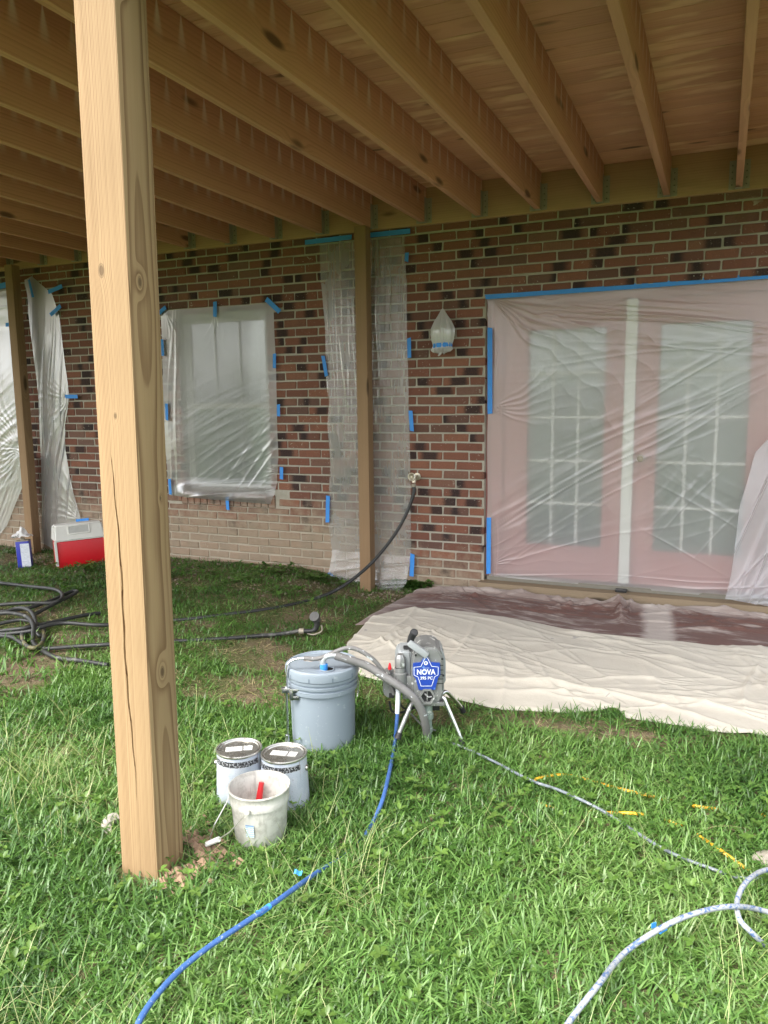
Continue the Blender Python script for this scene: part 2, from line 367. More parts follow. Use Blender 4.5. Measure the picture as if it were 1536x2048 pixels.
# ------------------------------------------------------------------ house: brick wall, door, windows
house = empty('brick_house', (0, 0, 0), 0, 'red brick house wall with a masked double door and window under the deck', 'house')
DX0, DX1, DZ1 = .012, 1.985, 2.052                 # door opening
WX0, WX1, WZ0, WZ1 = -2.66, -1.79, .575, 2.06      # window opening
VX0, VX1, VZ0, VZ1 = -5.95, -5.00, .20, 1.98       # covered window at the far left
OPEN = [(DX0, DX1, -1, DZ1), (WX0, WX1, WZ0, WZ1), (VX0, VX1, VZ0, VZ1)]
WALL_L, WALL_R, WALL_T = -7.3, 3.6, 2.80
def wall():
    mb = MB(); y0, y1 = .0065, .13
    xs = sorted([WALL_L, WALL_R, DX0, DX1, WX0, WX1, VX0, VX1]); zs = sorted([-.5, WALL_T, DZ1, WZ0, WZ1, VZ0, VZ1])
    for i in range(len(xs)-1):
        run = None
        for j in range(len(zs)-1):
            cx, cz = (xs[i]+xs[i+1])/2, (zs[j]+zs[j+1])/2
            hole = any(a < cx < b and c < cz < d for a, b, c, d in OPEN)
            if not hole: run = [zs[j], zs[j+1]] if run is None else [run[0], zs[j+1]]
            if hole or j == len(zs)-2:
                if run: mb.box(xs[i], xs[i+1], y0, y1, *run); run = None
    mb.box(WALL_L, WALL_R, .0065, .13, WALL_T, 5.6)
    wl = mb.build('wall', M['mortar'], house, smooth=False)
    # the bricks
    var = []
    for k in range(23):
        bm = bmesh.new(); bmesh.ops.create_cube(bm, size=1)
        for q in bm.verts: q.co = Vector((q.co.x*.1915+random.uniform(-.0032, .0032), q.co.y*.10+.05+random.uniform(-.0012, .0012), q.co.z*.0552+random.uniform(-.0026, .0026)))
        bmesh.ops.bevel(bm, geom=list(bm.edges), offset=.0045, segments=1, affect='EDGES')
        me = bpy.data.meshes.new('brick'); bm.to_mesh(me); bm.free(); me.materials.append(M['brick']); var.append(me)
    items = []
    for row in range(-6, 42):
        z = (row+.5)*COURSE
        if z > WALL_T: break
        off = -(row % 2)*.1016
        c0 = int((WALL_L-off)/BL)-1
        for c in range(c0, int((WALL_R-off)/BL)+1):
            x0, x1 = off+c*BL+.0043, off+(c+1)*BL-.0043; za, zb = z-.029, z+.029
            for a, b, c_, d in OPEN+[(-2.703, -1.756, .456, WZ0)]:
                if x1 > a and x0 < b and zb > c_ and za < d:
                    ovz = min(zb, d)-max(za, c_)
                    if ovz < .03:
                        if za < c_: zb = c_
                        else: za = d
                    elif x0 < a: x1 = a
                    elif x1 > b: x0 = b
                    else: x0 = x1
            if x1-x0 < .03 or zb-za < .012 or x0 < WALL_L or x1 > WALL_R: continue
            items.append(((x0+x1)/2, (za+zb)/2, x1-x0, zb-za))
    def score(it):
        P = Vector((it[0], 0, it[1])); d = P-CAM; zz = d.dot(AF)
        px = 768+FPX*d.dot(AR)/zz; py = 1024-FPX*d.dot(AU)/zz
        vis = 0 < px < 1536 and 0 < py < 2048 and -.08 < it[1] < 2.56
        return (1 if vis else 0)*it[2]*it[3]*(FPX/zz)**2
    items.sort(key=score, reverse=True)
    rest = MB()
    for k, (x, z, L, H) in enumerate(items):
        me = var[random.randrange(23)]; M4 = Matrix.Translation((x, random.uniform(-.003, .002), z+random.uniform(-.0015, .0015))) @ Matrix.Rotation(random.uniform(-.010, .010), 4, 'Y')
        sc = (L/.1945, 1, H/.058)
        if k < 300:
            o = link('brick', me, None, wl); o.location = M4.translation; o.rotation_euler = M4.to_euler(); o.scale = sc
        else:
            rest.add([M4 @ Vector((q.co.x*sc[0], q.co.y, q.co.z*sc[2])) for q in me.vertices], [tuple(p.vertices) for p in me.polygons])
    tag(rest.build('bricks', M['brick'], wl, smooth=False), kind='stuff')
    # rowlock sill under the window, bricks on edge
    n = 13; x = -2.70
    sill = bpy.data.meshes.new('sill_brick'); bm = bmesh.new(); bmesh.ops.create_cube(bm, size=1)
    for q in bm.verts: q.co = Vector((q.co.x*.0605, q.co.y*.11+.052, q.co.z*.108))
    bmesh.ops.bevel(bm, geom=list(bm.edges), offset=.004, segments=1, affect='EDGES'); bm.to_mesh(sill); bm.free(); sill.materials.append(M['brick'])
    for k in range(14):
        o = link('sill_brick', sill, None, wl); o.location = (-2.668+.0677*k, -.006+random.uniform(-.002, .002), .513); o.rotation_euler = (.06, 0, 0)
wall()

def door():
    d = link('door', MB().box(DX0-.002, DX1+.002, .055, .10, 1.975, DZ1).box(DX0-.002, DX0+.115, .055, .10, .03, 1.975).box(DX1-.115, DX1+.002, .055, .10, .03, 1.975).mesh('door', False), M['rose'], house)
    d['label'] = 'dusty rose double French door behind plastic'
    a, b = DX0+.118, DX1-.118; c = (a+b)/2
    GZ0, GZ1 = .285, 1.80
    for s, (x0, x1, g0, g1) in enumerate(((a, c-.012, .305, .835), (c+.012, b, 1.175, 1.725))):
        leaf = MB().box(x0, g0, .075, .115, .045, 1.972).box(g1, x1, .075, .115, .045, 1.972).box(g0, g1, .075, .115, .045, GZ0).box(g0, g1, .075, .115, GZ1, 1.972)
        leaf.build('door_leaf', M['rose'], d, False)
        t = .028
        MB().box(g0-.004, g1+.004, .066, .0745, GZ0-t, GZ0).box(g0-.004, g1+.004, .066, .0745, GZ1, GZ1+t).box(g0-t, g0, .066, .0745, GZ0, GZ1).box(g1, g1+t, .066, .0745, GZ0, GZ1).build('glazing_bead', M['rose'], d, False)
        for i in range(3):
            for j in range(5):
                w_ = (g1-g0)/3; h_ = (GZ1-GZ0)/5
                MB().box(g0+i*w_+.006, g0+(i+1)*w_-.006, .088, .096, GZ0+j*h_+.006, GZ0+(j+1)*h_-.006).build('pane', M['glass'], d, False)
        for i in (1, 2):
            x = g0+(g1-g0)*i/3; MB().bbox(x-.008, x+.008, .079, .108, GZ0, GZ1, .003).build('muntin', M['white'], d)
        for j in range(1, 5):
            z = GZ0+(GZ1-GZ0)*j/5; MB().bbox(g0, g1, .079, .105, z-.008, z+.008, .003).build('muntin', M['white'], d)
    MB().bbox(c-.036, c+.036, .040, .0745, .05, 1.97, .006).build('astragal', M['white'], d)
    kn = MB().lathe([(0, -.06), (.018, -.058), (.027, -.045), (.027, -.03), (.012, -.018), (.012, 0), (.03, .002), (.03, .008)], 20, Matrix.Translation((c+.085, .073, .92)) @ Matrix.Rotation(-math.pi/2, 4, 'X'))
    kn.build('door_knob', M['galv'], d)
    MB().box(DX0-.02, DX1+.03, -.075, .16, -.075, .004).build('threshold', M['sillwood'], d, False)
    MB().box(DX0+.02, DX1-.02, .02, .12, .006, .038).build('sill_plate', simple('grey_sill', (.20, .185, .15), .6), d, False)
    MB().bbox(.955, 1.03, -.03, .01, .006, .026, .004).build('door_bolt', simple('dark_bolt', (.03, .03, .03), .4), d)
    # room side: closes the opening
    MB().box(DX0, DX1, .135, .15, -.05, DZ1).build('backing', M['curtain'], d, False)
    for g0, g1, zb in ((.31, .83, 1.40), (1.18, 1.72, 1.33)): MB().box(g0, g1, .112, .120, zb, 1.80).build('white_panel', M['white_panel'], d, False)  # plain white panel close behind the upper panes of each leaf
door()
def window(x0, x1, z0, z1, lab):
    w_ = link('window', MB().box(x0-.001, x0+.032, .05, .11, z0, z1).box(x1-.032, x1+.001, .05, .11, z0, z1).box(x0+.032, x1-.032, .05, .11, z1-.035, z1).box(x0+.032, x1-.032, .05, .11, z0, z0+.032).mesh('window', False), M['cream'], house)
    w_['label'] = lab
    zm = (z0+z1)/2-.02
    for a, b, y in ((z0+.034, zm+.02, .066), (zm-.018, z1-.037, .082)):
        s = MB().box(x0+.033, x0+.066, y, y+.03, a, b).box(x1-.066, x1-.033, y, y+.03, a, b).box(x0+.066, x1-.066, y, y+.03, a, a+.032).box(x0+.066, x1-.066, y, y+.03, b-.04, b)
        s.build('sash', M['cream'], w_, False)
        MB().box(x0+.066, x1-.066, y+.012, y+.018, a+.032, b-.04).build('pane', M['glass'], w_, False)
        for i in (1, 2):
            x = x0+.066+(x1-x0-.132)*i/3; MB().box(x-.006, x+.006, y+.004, y+.0115, a+.033, b-.041).build('muntin', M['cream'], w_, False)
    MB().box(x0, x1, .115, .125, z0, z1).build('backing', M['dim'], w_, False)
window(WX0, WX1, WZ0, WZ1, 'cream double hung sash window behind plastic')
window(VX0, VX1, VZ0, VZ1, 'window at the far left behind plastic')

# ------------------------------------------------------------------ deck: ledger, joists, boards, posts
deck = empty('deck', (0, 0, 0), 0, 'raised pine deck with bare joists and posts built against the house', 'deck')
JZ = 2.567; JY0 = -3.62; DKX0, DKX1 = -7.0, 2.38
lg = MB().bbox(-.5*(DKX1-DKX0), .5*(DKX1-DKX0), -.038, -.002, 0, .2485, .003).build('ledger', M['ledger'], deck); lg.location = ((DKX0+DKX1)/2, 0, 2.556)
jm = MB().bbox(-.019, .019, JY0, -.0395, 0, .235, .003).mesh('joist'); jm.materials.append(M['joist'])
hm = MB()
for s in (-1, 1):
    hm.box(s*.0195, s*.0212, -.085, -.0395, -.0018, .165); hm.box(s*.0212 if s > 0 else -.058, .058 if s > 0 else -.0212, -.0412, -.0390, -.0018, .165)
hm.box(-.0195, .0195, -.085, -.0395, -.0018, -.0003)
hm = hm.mesh('joist_hanger', False); hm.materials.append(M['galv'])
nails = MB()
for s in (-1, 1):
    for k in range(4): nails.lathe([(0, 0), (.0045, 0), (.0045, .002)], 6, Matrix.Translation((s*.040, -.0412, .025+.037*k)) @ Matrix.Rotation(math.pi/2, 4, 'X'))
nails = nails.mesh('nails', False); nails.materials.append(simple('nail_steel', (.10, .10, .09), .5, .6))
x = 1.6+.4064
while x > DKX0+.2:
    j = link('joist', jm, None, deck); j.location = (x+random.uniform(-.006, .006), 0, JZ+random.uniform(-.002, .003))
    h = link('joist_hanger', hm, None, j); nl = link('hanger_nails', nails, None, j); nl['kind'] = 'stuff'
    x -= .4064
nb = 27
for k in range(nb):
    y1 = -.0035-k*.1405; L = DKX1-DKX0
    b = MB().bbox(-L/2, L/2, -.0695, .0695, 0, .028, .005).build('deck_board', M['board'], deck); b.location = ((DKX0+DKX1)/2+random.uniform(-.01, .01), y1-.0702, JZ+.2385)
rim = MB().bbox(-L/2, L/2, -.019, .019, 0, .235, .003).build('rim_joist', M['ledger'], deck); rim.location = ((DKX0+DKX1)/2, JY0-.0205, JZ)

er = MB().bbox(-.019, .019, JY0-.04, -.04, 0, .235, .003).build('end_joist', M['joist'], deck); er.location = (DKX1-.019, 0, JZ)
def front_post(base, top, rz):
    """6x6 with eased edges and a long drying check on the front face"""
    h = .07; e = .007; z0, z1 = base.z-.35, top
    rows = np.unique(np.concatenate([np.linspace(z0, z1, 14), np.linspace(base.z+.25, base.z+1.35, 34)]))
    vs, fs = [], []; n = None
    for z in rows:
        t = (z-(base.z+.25))/1.1; wv = .0035*max(0, math.sin(math.pi*min(max(t, 0), 1)))**.6
        xc = -.008+.022*(t-.5)*-1+.004*math.sin(z*9)+.0015*math.sin(z*41)
        ring_ = [(-h+e, -h), (xc-wv-.0002, -h), (xc, -h+.001+wv*6), (xc+wv+.0002, -h), (h-e, -h), (h-e*.3, -h+e*.3), (h, -h+e), (h, h-e), (h-e*.3, h-e*.3), (h-e, h), (-h+e, h), (-h, h-e), (-h, -h+e), (-h+e*.3, -h+e*.3)]
        n = len(ring_); vs += [(a, b, z) for a, b in ring_]
    m_ = len(rows); fs = [(i*n+k, i*n+(k+1) % n, (i+1)*n+(k+1) % n, (i+1)*n+k) for i in range(m_-1) for k in range(n)]
    mb = MB(); mb.add([Vector(v)-Vector((0, 0, base.z)) for v in vs], fs)
    o = mb.build('post', M['post'], deck, True, 40); o.location = base; o.rotation_euler = (0, 0, rz); o['label'] = 'pale square pine post nearest the camera, cracked down its front'
    return o
PB = Vector((-.060, -3.553, 0)); PB.z = float(gz(PB.x, PB.y)); fp = front_post(PB, JZ+.1, math.radians(3))
fp.rotation_euler = (math.radians(-.3), math.radians(.42), math.radians(3))       # it stands a little out of plumb
def small_post(x, y, lab):
    z = float(gz(x, y)); o = MB().bbox(-.0445, .0445, -.0445, .0445, -.3, JZ-z-.002, .004).build('post', M['post2'], deck); o.location = (x, y, z); o['label'] = lab
small_post(-.868, -.135, 'brown support post before the tall plastic strip')
small_post(-4.33, -.16, 'brown support post at the left')
#__PART2__

# ------------------------------------------------------------------ plastic sheets and tape
def lerp_edge(E, v):
    E = np.array(E, float); t = np.linspace(0, 1, len(E)) if E.shape[1] == 2 else E[:, 2]
    return np.interp(v, t, E[:, 0]), np.interp(v, t, E[:, 1])
def creases(X, Z, feats, seed):
    H = np.zeros_like(X)
    for f in feats:
        if f[0] == 'fan':
            _, ax, az, a0, a1, n, amp, rl = f
            r = np.hypot(X-ax, Z-az); th = np.arctan2(Z-az, X-ax); th = np.where(th < a0-2.5, th+2*np.pi, th)
            wob = (vnoise(X*4+seed, Z*4, seed)-.5)*5.0+vnoise(X*11, Z*11, seed+3)*1.5
            s_ = np.abs(np.sin(n*.5*th+wob)); s_ = 1-s_**.55
            msk = np.clip((th-a0)/.15, 0, 1)*np.clip((a1-th)/.15, 0, 1)
            H += .42*amp*s_*(.25+1.1*vnoise(th*3.1+seed, r*5, seed+7))*np.minimum(r/.06, 1)*np.exp(-r/rl)*msk
        elif f[0] == 'streak':
            _, ang, wl, amp, cx, cz, rx, rz = f
            c, s = math.cos(ang), math.sin(ang); along = (X-cx)*c+(Z-cz)*s; across = -(X-cx)*s+(Z-cz)*c
            q = across/wl+(vnoise(along*1.6, across*3, seed+1)-.5)*2.2
            rd = 1-np.abs(2*vnoise(q, along*.9, seed+2)-1); rd = rd**4
            msk = np.exp(-(along/rx)**2-(across/rz)**2)
            H += .5*amp*rd*msk
        elif f[0] == 'soft':
            _, sx, sz, amp = f; H += amp*(vnoise(X*sx+seed, Z*sz, seed+5)-.5)
    return H
def tape(p0, p1, wid, y, parent, seed=0):
    """strip of tape between two wall points given as photograph pixels"""
    a, b = at(p0[0], p0[1], 1, y), at(p1[0], p1[1], 1, y); d = (b-a); L = d.length; d.normalize(); n = Vector((-d.z, 0, d.x))
    k = max(4, int(L/.02)); vs, fs = [], []
    for i in range(k+1):
        for s in (-1, 1):
            e = random.uniform(-.006, .006) if i in (0, k) else 0
            q = a+d*(L*i/k+e)+n*(s*wid/2+random.uniform(-.0006, .0006)); q.y += -.002*random.random()-.0012*(1 if s > 0 else 0); vs.append(q)
    fs = [(2*i, 2*i+1, 2*i+3, 2*i+2) for i in range(k)]
    n2 = len(vs); vs += [q+Vector((0, .0009, 0)) for q in vs]; fs += [tuple(reversed([i+n2 for i in f])) for f in fs]
    return MB().add(vs, fs).build('tape', M['tape'], parent)
def sheet(label, Ledge, Redge, y, nx, nz, mat, feats, seed, sag=0, wob=.004, yfun=None, tapes=(), ty=-.016, name='plastic_sheet'):
    v, u = np.meshgrid(np.linspace(0, 1, nz), np.linspace(0, 1, nx), indexing='ij')
    lx, lz = lerp_edge(Ledge, v); rx, rz = lerp_edge(Redge, v)
    X = lx*(1-u)+rx*u; Z = lz*(1-u)+rz*u
    ew = (vnoise(v*9+seed, u*0, seed)-.5); X += ew*wob*4*np.exp(-u/.05)+(vnoise(v*9, u*0+3, seed+9)-.5)*wob*4*np.exp(-(1-u)/.05)
    H = creases(X, Z, feats, seed)
    Y = y-H+sag*np.sin(np.pi*u)*np.sin(np.pi*v)
    if yfun is not None: Y = Y+yfun(X, Z)
    o = grid_mesh(name, X, Y, Z, mat); tag(o, label, 'plastic sheet', 'clear plastic masking sheets')
    for t in tapes: tape(t[0], t[1], t[2], ty, o)
    return o
def W(px, py, y=-.01):
    P = at(px, py, 1, y); return (P.x, P.z)
pi = math.pi
# window sheet
def win_y(X, Z):
    inn = np.clip((X-WX0+.02)/.09, 0, 1)*np.clip((WX1+.02-X)/.09, 0, 1)*np.clip((Z-WZ0+.0)/.12, 0, 1)*np.clip((WZ1-Z+.02)/.10, 0, 1)
    pleat = -.045*np.exp(-((Z-.55)/.06)**2)*np.clip((X+2.75)/.1, 0, 1)*np.clip((-1.72-X)/.1, 0, 1)
    return inn*.006+pleat
tl, tm, tr_ = W(330, 622), W(430, 622), W(545, 606)
sheet('clear plastic sheet taped over the sash window beside the pine post', [W(322, 622), W(326, 830), W(336, 940), W(337, 990)], [W(546, 606), W(551, 740), W(557, 900), W(556, 965), W(543, 1008)], -.012, 190, 240, M['plastic_milky'],
      [('fan', tm[0], tm[1], -2.2, -1.0, 22, .012, .18), ('fan', tl[0], tl[1], -1.55, -.6, 24, .006, .25), ('fan', tr_[0], tr_[1], -2.7, -1.6, 20, .005, .2),
       ('streak', .5, .03, .004, -2.1, .95, .5, .4), ('streak', .35, .04, .003, -2.3, 1.2, .5, .3), ('streak', .85, .04, .010, -1.95, .82, .35, .16), ('streak', 1.5, .03, .007, -2.72, 1.3, .8, .05),
       ('fan', *W(560, 945), 2.6, 3.9, 26, .010, .25), ('streak', .1, .03, .02, -2.25, .58, .5, .06), ('soft', 3, 3, .01)], 11, yfun=win_y,
      tapes=[((316, 628), (332, 614), .032), ((430, 634), (430, 604), .034), ((532, 598), (560, 624), .04), ((549, 708), (549, 735), .03), ((557, 808), (557, 833), .03), ((563, 934), (563, 958), .032),
             ((454, 994), (456, 1020), .032), ((324, 678), (326, 712), .03), ((333, 808), (334, 840), .03), ((339, 958), (341, 988), .03)], ty=-.03)
# tall strip behind the support post
sheet('tall narrow plastic strip hanging behind the middle support post', [W(638, 488), W(641, 560), W(650, 650), W(654, 760), W(660, 800), W(655, 850), W(661, 930), W(658, 1000), W(656, 1050), W(664, 1110), W(657, 1165)],
      [W(811, 472), W(808, 486), W(814, 560), W(816, 700), W(818, 850), W(821, 1000), W(823, 1100), W(818, 1160), W(806, 1182)], -.018, 200, 420, M['plastic'],
      [('streak', pi/2, .022, .016, -.86, 1.9, 1.0, .4), ('streak', pi/2+.12, .03, .012, -1.05, 1.5, .7, .25), ('streak', pi/2-.06, .018, .014, -.66, 2.1, .7, .2), ('streak', pi/2+.05, .03, .008, -.8, .6, .7, .4),
       ('fan', *W(656, 1040), -1.2, .6, 26, .012, .25), ('fan', *W(824, 1145), 2.2, 3.6, 24, .012, .25), ('streak', .15, .03, .014, -.9, 0.0, .5, .12), ('soft', 4, 1.2, .03)], 23,
      yfun=lambda X, Z: -.05*np.clip((.15-Z)/.25, 0, 1)*(.4+vnoise(X*9, Z*4, 2)),
      tapes=[((610, 485), (704, 474), .034), ((735, 471), (820, 462), .034), ((814, 506), (813, 523), .03), ((818, 676), (819, 716), .03), ((821, 822), (824, 862), .032), ((825, 1108), (823, 1152), .036),
             ((646, 712), (653, 752), .03), ((656, 992), (655, 1044), .034), ((656, 1148), (668, 1156), .04)], ty=-.03)
# door sheet
dl, dm, db = (.03, 2.03), (.05, 1.25), (.06, .12)
sheet('large wrinkled plastic sheet taped over the rose double door', [(.016, 2.05), (.03, 1.9), (.035, 1.2), (.03, .3), (.05, .035)], [(1.99, 2.05), (1.98, 1.0), (1.985, .02)], .020, 380, 380, M['plastic_door'],
      [('fan', dl[0], dl[1], -.95, .0, 44, .012, 1.1), ('fan', dm[0], dm[1], -.5, .75, 34, .012, .42), ('fan', db[0], db[1], .0, 1.0, 30, .012, .55),
       ('streak', .55, .035, .018, .75, .72, .75, .12), ('streak', .42, .04, .011, 1.0, 1.02, .5, .2), ('streak', .6, .05, .01, .4, .5, .5, .22), ('streak', .52, .04, .010, 1.5, 1.45, .45, .13),
       ('streak', -.12, .03, .009, 1.2, 1.75, .7, .16), ('streak', .08, .035, .007, 1.1, 1.55, .6, .1), ('streak', .3, .06, .008, .8, .25, .8, .2), ('streak', .9, .05, .011, 1.45, .55, .28, .3), ('streak', -.5, .06, .010, 1.45, .5, .26, .3),
       ('streak', .05, .03, .016, .9, .05, 1.2, .05), ('streak', pi/2, .03, .012, .07, 1.0, 1.2, .05), ('soft', 2.2, 2.2, .012)], 31,
      tapes=[((971, 594), (1250, 574), .032), ((1248, 574), (1620, 545), .034), ((980, 655), (980, 828), .036), ((978, 1035), (977, 1147), .034)], ty=.008)
# bunched curtain at the right of the door
sheet('loose bunched plastic hanging at the right edge of the door', [W(1610, 800, -.02), W(1512, 905, -.03), W(1484, 1000, -.05), W(1470, 1090, -.07), W(1462, 1150, -.08), W(1452, 1196, -.1)], [(2.35, 1.75), (2.32, .9), (2.3, -.03)], -.03, 200, 220, M['plastic_thick'],
      [('streak', 1.25, .05, .03, 1.95, .6, .9, .5), ('streak', .9, .05, .025, 2.0, .25, .5, .3), ('streak', .1, .03, .03, 1.9, .03, .6, .12), ('soft', 5, 3, .03)], 41, yfun=lambda X, Z: -.07*np.clip(1-Z/1.2, 0, 1))
# left corner sheets
Lp = -4.44
sheet('upper plastic flap taped high on the wall left of the left post', [(-6.1, 2.36), (-6.1, 1.9)], [W(30, 575), W(40, 655)], -.015, 90, 60, M['plastic_left'], [('streak', .1, .05, .012, -5.2, 2.2, .6, .3), ('soft', 3, 3, .02)], 51,
      tapes=[((-60, 588), (26, 566), .05)], ty=-.03)
sheet('wrinkled plastic draped over the window at the left edge', [(-6.2, 1.98), (-6.2, .9), (-6.15, .02)], [W(48, 648), W(52, 760), W(56, 880), W(54, 960), W(16, 1050), W(-10, 1085)], -.03, 160, 220, M['plastic_left'],
      [('fan', *W(56, 900), 1.9, 4.3, 46, .028, .5), ('streak', 1.4, .05, .03, -5.0, 1.5, .5, .3), ('streak', .5, .05, .02, -5.2, .9, .7, .5), ('streak', 1.0, .04, .02, -4.95, .4, .5, .2), ('soft', 3, 2, .03)], 61,
      tapes=[((11, 650), (36, 646), .035)], ty=-.05)
sheet('torn plastic strip with four tapes right of the left post', [W(52, 560), W(62, 640), W(78, 800), W(84, 950), W(86, 1085)], [W(66, 552), W(106, 588), W(118, 628), W(128, 700), W(140, 795), W(131, 850), W(132, 900), W(150, 985), W(166, 1040), W(112, 1100)], -.02, 110, 260, M['plastic_left'],
      [('fan', *W(141, 795), 2.2, 4.3, 30, .02, .25), ('streak', 1.35, .04, .022, -4.1, .6, .6, .3), ('streak', 1.45, .03, .014, -4.1, 1.4, .6, .3), ('fan', *W(165, 1040), 1.6, 3.2, 26, .02, .35), ('soft', 3, 2, .02)], 71,
      tapes=[((97, 584), (125, 572), .036), ((101, 630), (121, 612), .036), ((130, 793), (156, 793), .034), ((152, 1043), (178, 1040), .04), ((58, 560), (66, 594), .03)], ty=-.045)

# ------------------------------------------------------------------ wall light in its bag, spigot
P = at(886, 668, 1, -.07); lp = P
lamp = empty('wall_lantern', (P.x, 0, P.z), 0, 'wall lantern wrapped inside a clear bag beside the door', 'wall lamp')
ml = simple('lantern_metal', (.30, .27, .22), .5, .5)
MB().lathe([(0, 0), (.05, 0), (.05, .012), (.03, .02)], 24, Matrix.Translation((0, -.001, .02)) @ Matrix.Rotation(pi/2, 4, 'X')).build('backplate', ml, lamp)
MB().tube([(0, -.018, .02), (0, -.045, .05), (0, -.07, .055)], .008).build('arm', ml, lamp)
MB().lathe([(.0, .075), (.02, .07), (.052, .045), (.055, .04)], 6, Matrix.Translation((0, -.075, 0))).build('lamp_roof', ml, lamp)
MB().lathe([(.045, .04), (.035, -.05), (.0, -.05)], 6, Matrix.Translation((0, -.075, 0))).build('lamp_glass', simple('frosted_lamp_glass', (.72, .70, .62), .3), lamp)
bag = empty('plastic_bag', (P.x, 0, P.z), 0, 'clear plastic bag tied over the wall lantern with blue tape', 'plastic bag')
prof = [(.004, .175), (.012, .165), (.03, .13), (.055, .09), (.075, .04), (.078, .0), (.072, -.04), (.064, -.07), (.062, -.082), (.066, -.095), (.072, -.108), (.06, -.122), (.03, -.128), (.012, -.135)]
n = 56; vs = []
for i, (r, z) in enumerate(prof):
    for k in range(n):
        a = 2*pi*k/n; rr = r*(1+.10*math.sin(9*a+i*.15)+.07*math.sin(17*a-i*.2)+.05*random.uniform(-1, 1)*(i > 9))
        vs.append((rr*math.cos(a)+(.006*math.sin(i) if i > 9 else 0), -.078+rr*math.sin(a)*.88, z+(.008*math.sin(3*a) if i > 9 else 0)))
fs = [(i*n+k, i*n+(k+1) % n, (i+1)*n+(k+1) % n, (i+1)*n+k) for i in range(len(prof)-1) for k in range(n)]
MB().add(vs, fs).build('bag', M['bag'], bag)
MB().tube(spline([(-.012, -.08, -.13), (-.02, -.09, -.145), (-.03, -.09, -.152)], 4), [.008]*4+[.006]*4+[.003]).build('bag_knot', M['bag'], bag)
mb = MB(); vs = []
for z in (-.065, -.095):
    for k in range(n):
        a = 2*pi*k/n; rr = .0665*(1+.05*math.sin(9*a)); vs.append((rr*math.cos(a), -.078+rr*math.sin(a)*.9, z+.003*math.cos(a)))
mb.add(vs, [(k, (k+1) % n, n+(k+1) % n, n+k) for k in range(n)]).build('tape', M['tape'], bag)

brass = simple('dull_brass', (.55, .50, .38), .38, .8, .25, 60, spots=((.75, .74, .70), 40, .56))
sp = at(830, 957, 1, -.05); spg = empty('hose_spigot', (sp.x, 0, sp.z), 0, 'brass outdoor spigot on the brick wall feeding the black hose', 'spigot')
MB().tube([(0, .02, .01), (0, -.05, .01)], .011).lathe([(.0, 0), (.028, 0), (.028, .006), (.012, .008)], 16, Matrix.Translation((0, -.001, .01)) @ Matrix.Rotation(pi/2, 4, 'X')).tube([(0, -.045, .01), (0, -.065, .0), (.0, -.075, -.03)], [.016, .017, .014]).build('valve_body', brass, spg)
wheel = MB()
for k in range(8):
    a = 2*pi*k/8; wheel.tube([(-.012+.0*k, -.07, .015), (-.012+.026*math.cos(a), -.085, .015+.026*math.sin(a))], .0045, 6)
wheel.tube([(-.012+.026*math.cos(2*pi*k/24), -.085, .015+.026*math.sin(2*pi*k/24)) for k in range(25)], .006, 8, False).tube([(-.01, -.05, .012), (-.012, -.09, .015)], .007, 8)
wheel.build('handwheel', brass, spg)
MB().lathe([(.013, 0), (.018, .004), (.018, .022), (.013, .026)], 10, Matrix.Translation((.0, -.078, -.062))).build('hose_coupling', M['galv'], spg)

# ------------------------------------------------------------------ hoses and cords
def hose_mat(name, col, fleck, fs=55, th=.56, rough=.45, stripe=None):
    return simple(name, col, rough, 0, .25, 25, 0, (fleck, fs, th))
M['hose'] = hose_mat('black_rubber_hose', (.030, .031, .030), (.10, .10, .09), 8, .6, .5)
M['hose_y'] = hose_mat('olive_striped_hose', (.12, .11, .05), (.03, .03, .03), 10, .5, .5)
M['hose_blue'] = hose_mat('blue_airless_hose', (.045, .115, .32), (.26, .32, .43), 120, .60)
M['hose_pale'] = hose_mat('paint_smeared_hose', (.30, .32, .345), (.08, .13, .26), 80, .52)
M['cord_grey'] = hose_mat('grey_cord', (.16, .185, .21), (.42, .44, .45), 70, .58)
M['cord_yel'] = hose_mat('yellow_cord', (.80, .42, .03), (.62, .45, .14), 60, .6)
def ground_path(pp, dz, jit=.0):
    out = []
    for i, q in enumerate(pp):
        h = q[2] if len(q) > 2 else dz
        out.append(gat(q[0], q[1], h+random.uniform(-jit, jit)))
    return out
hs_ = empty('garden_hose', (0, 0, 0), 0, 'black rubber garden hose running from the wall spigot to the tangle on the left', 'hose')
s0 = Vector((sp.x, -.078, sp.z-.06))
p1 = [s0, at(828, 985, 1, -.085), at(815, 1022, 1, -.11), at(790, 1068, 1, -.17), at(745, 1124, 1, -.30), at(692, 1168, 1, -.46)]
p1 += ground_path([(640, 1194, .012), (560, 1214, .004), (470, 1227, .003), (370, 1239, .008), (290, 1245, .014), (200, 1250, .04), (130, 1246, .05), (84, 1254, .06), (60, 1262, .05), (0, 1268, .03), (-60, 1262, .03), (-60, 1230, .03), (0, 1226, .05), (36, 1216, .07), (60, 1222, .08), (70, 1240, .07), (72, 1262, .05), (80, 1272, .03), (88, 1264, .03),
                   (80, 1250, .02), (40, 1240, .03), (-30, 1250, .03), (-70, 1225, .03), (-20, 1212, .04), (50, 1206, .05), (100, 1206, .05), (122, 1198, .06), (123, 1186, .06), (105, 1178, .05), (60, 1173, .03), (0, 1166, .03), (-60, 1160, .03)], .022)
MB().tube(spline(p1, 9), .0125, 12).build('hose', M['hose'], hs_)
mb = MB()
a0, a1 = s0, at(826, 990, 1, -.088)
for k in range(9):
    t = k/8; q = a0.lerp(a1, t); q2 = a0.lerp(a1, t+.06); mb.tube([q, q2], .0165-.002*t, 12)
mb.build('strain_relief', M['hose'], hs_)
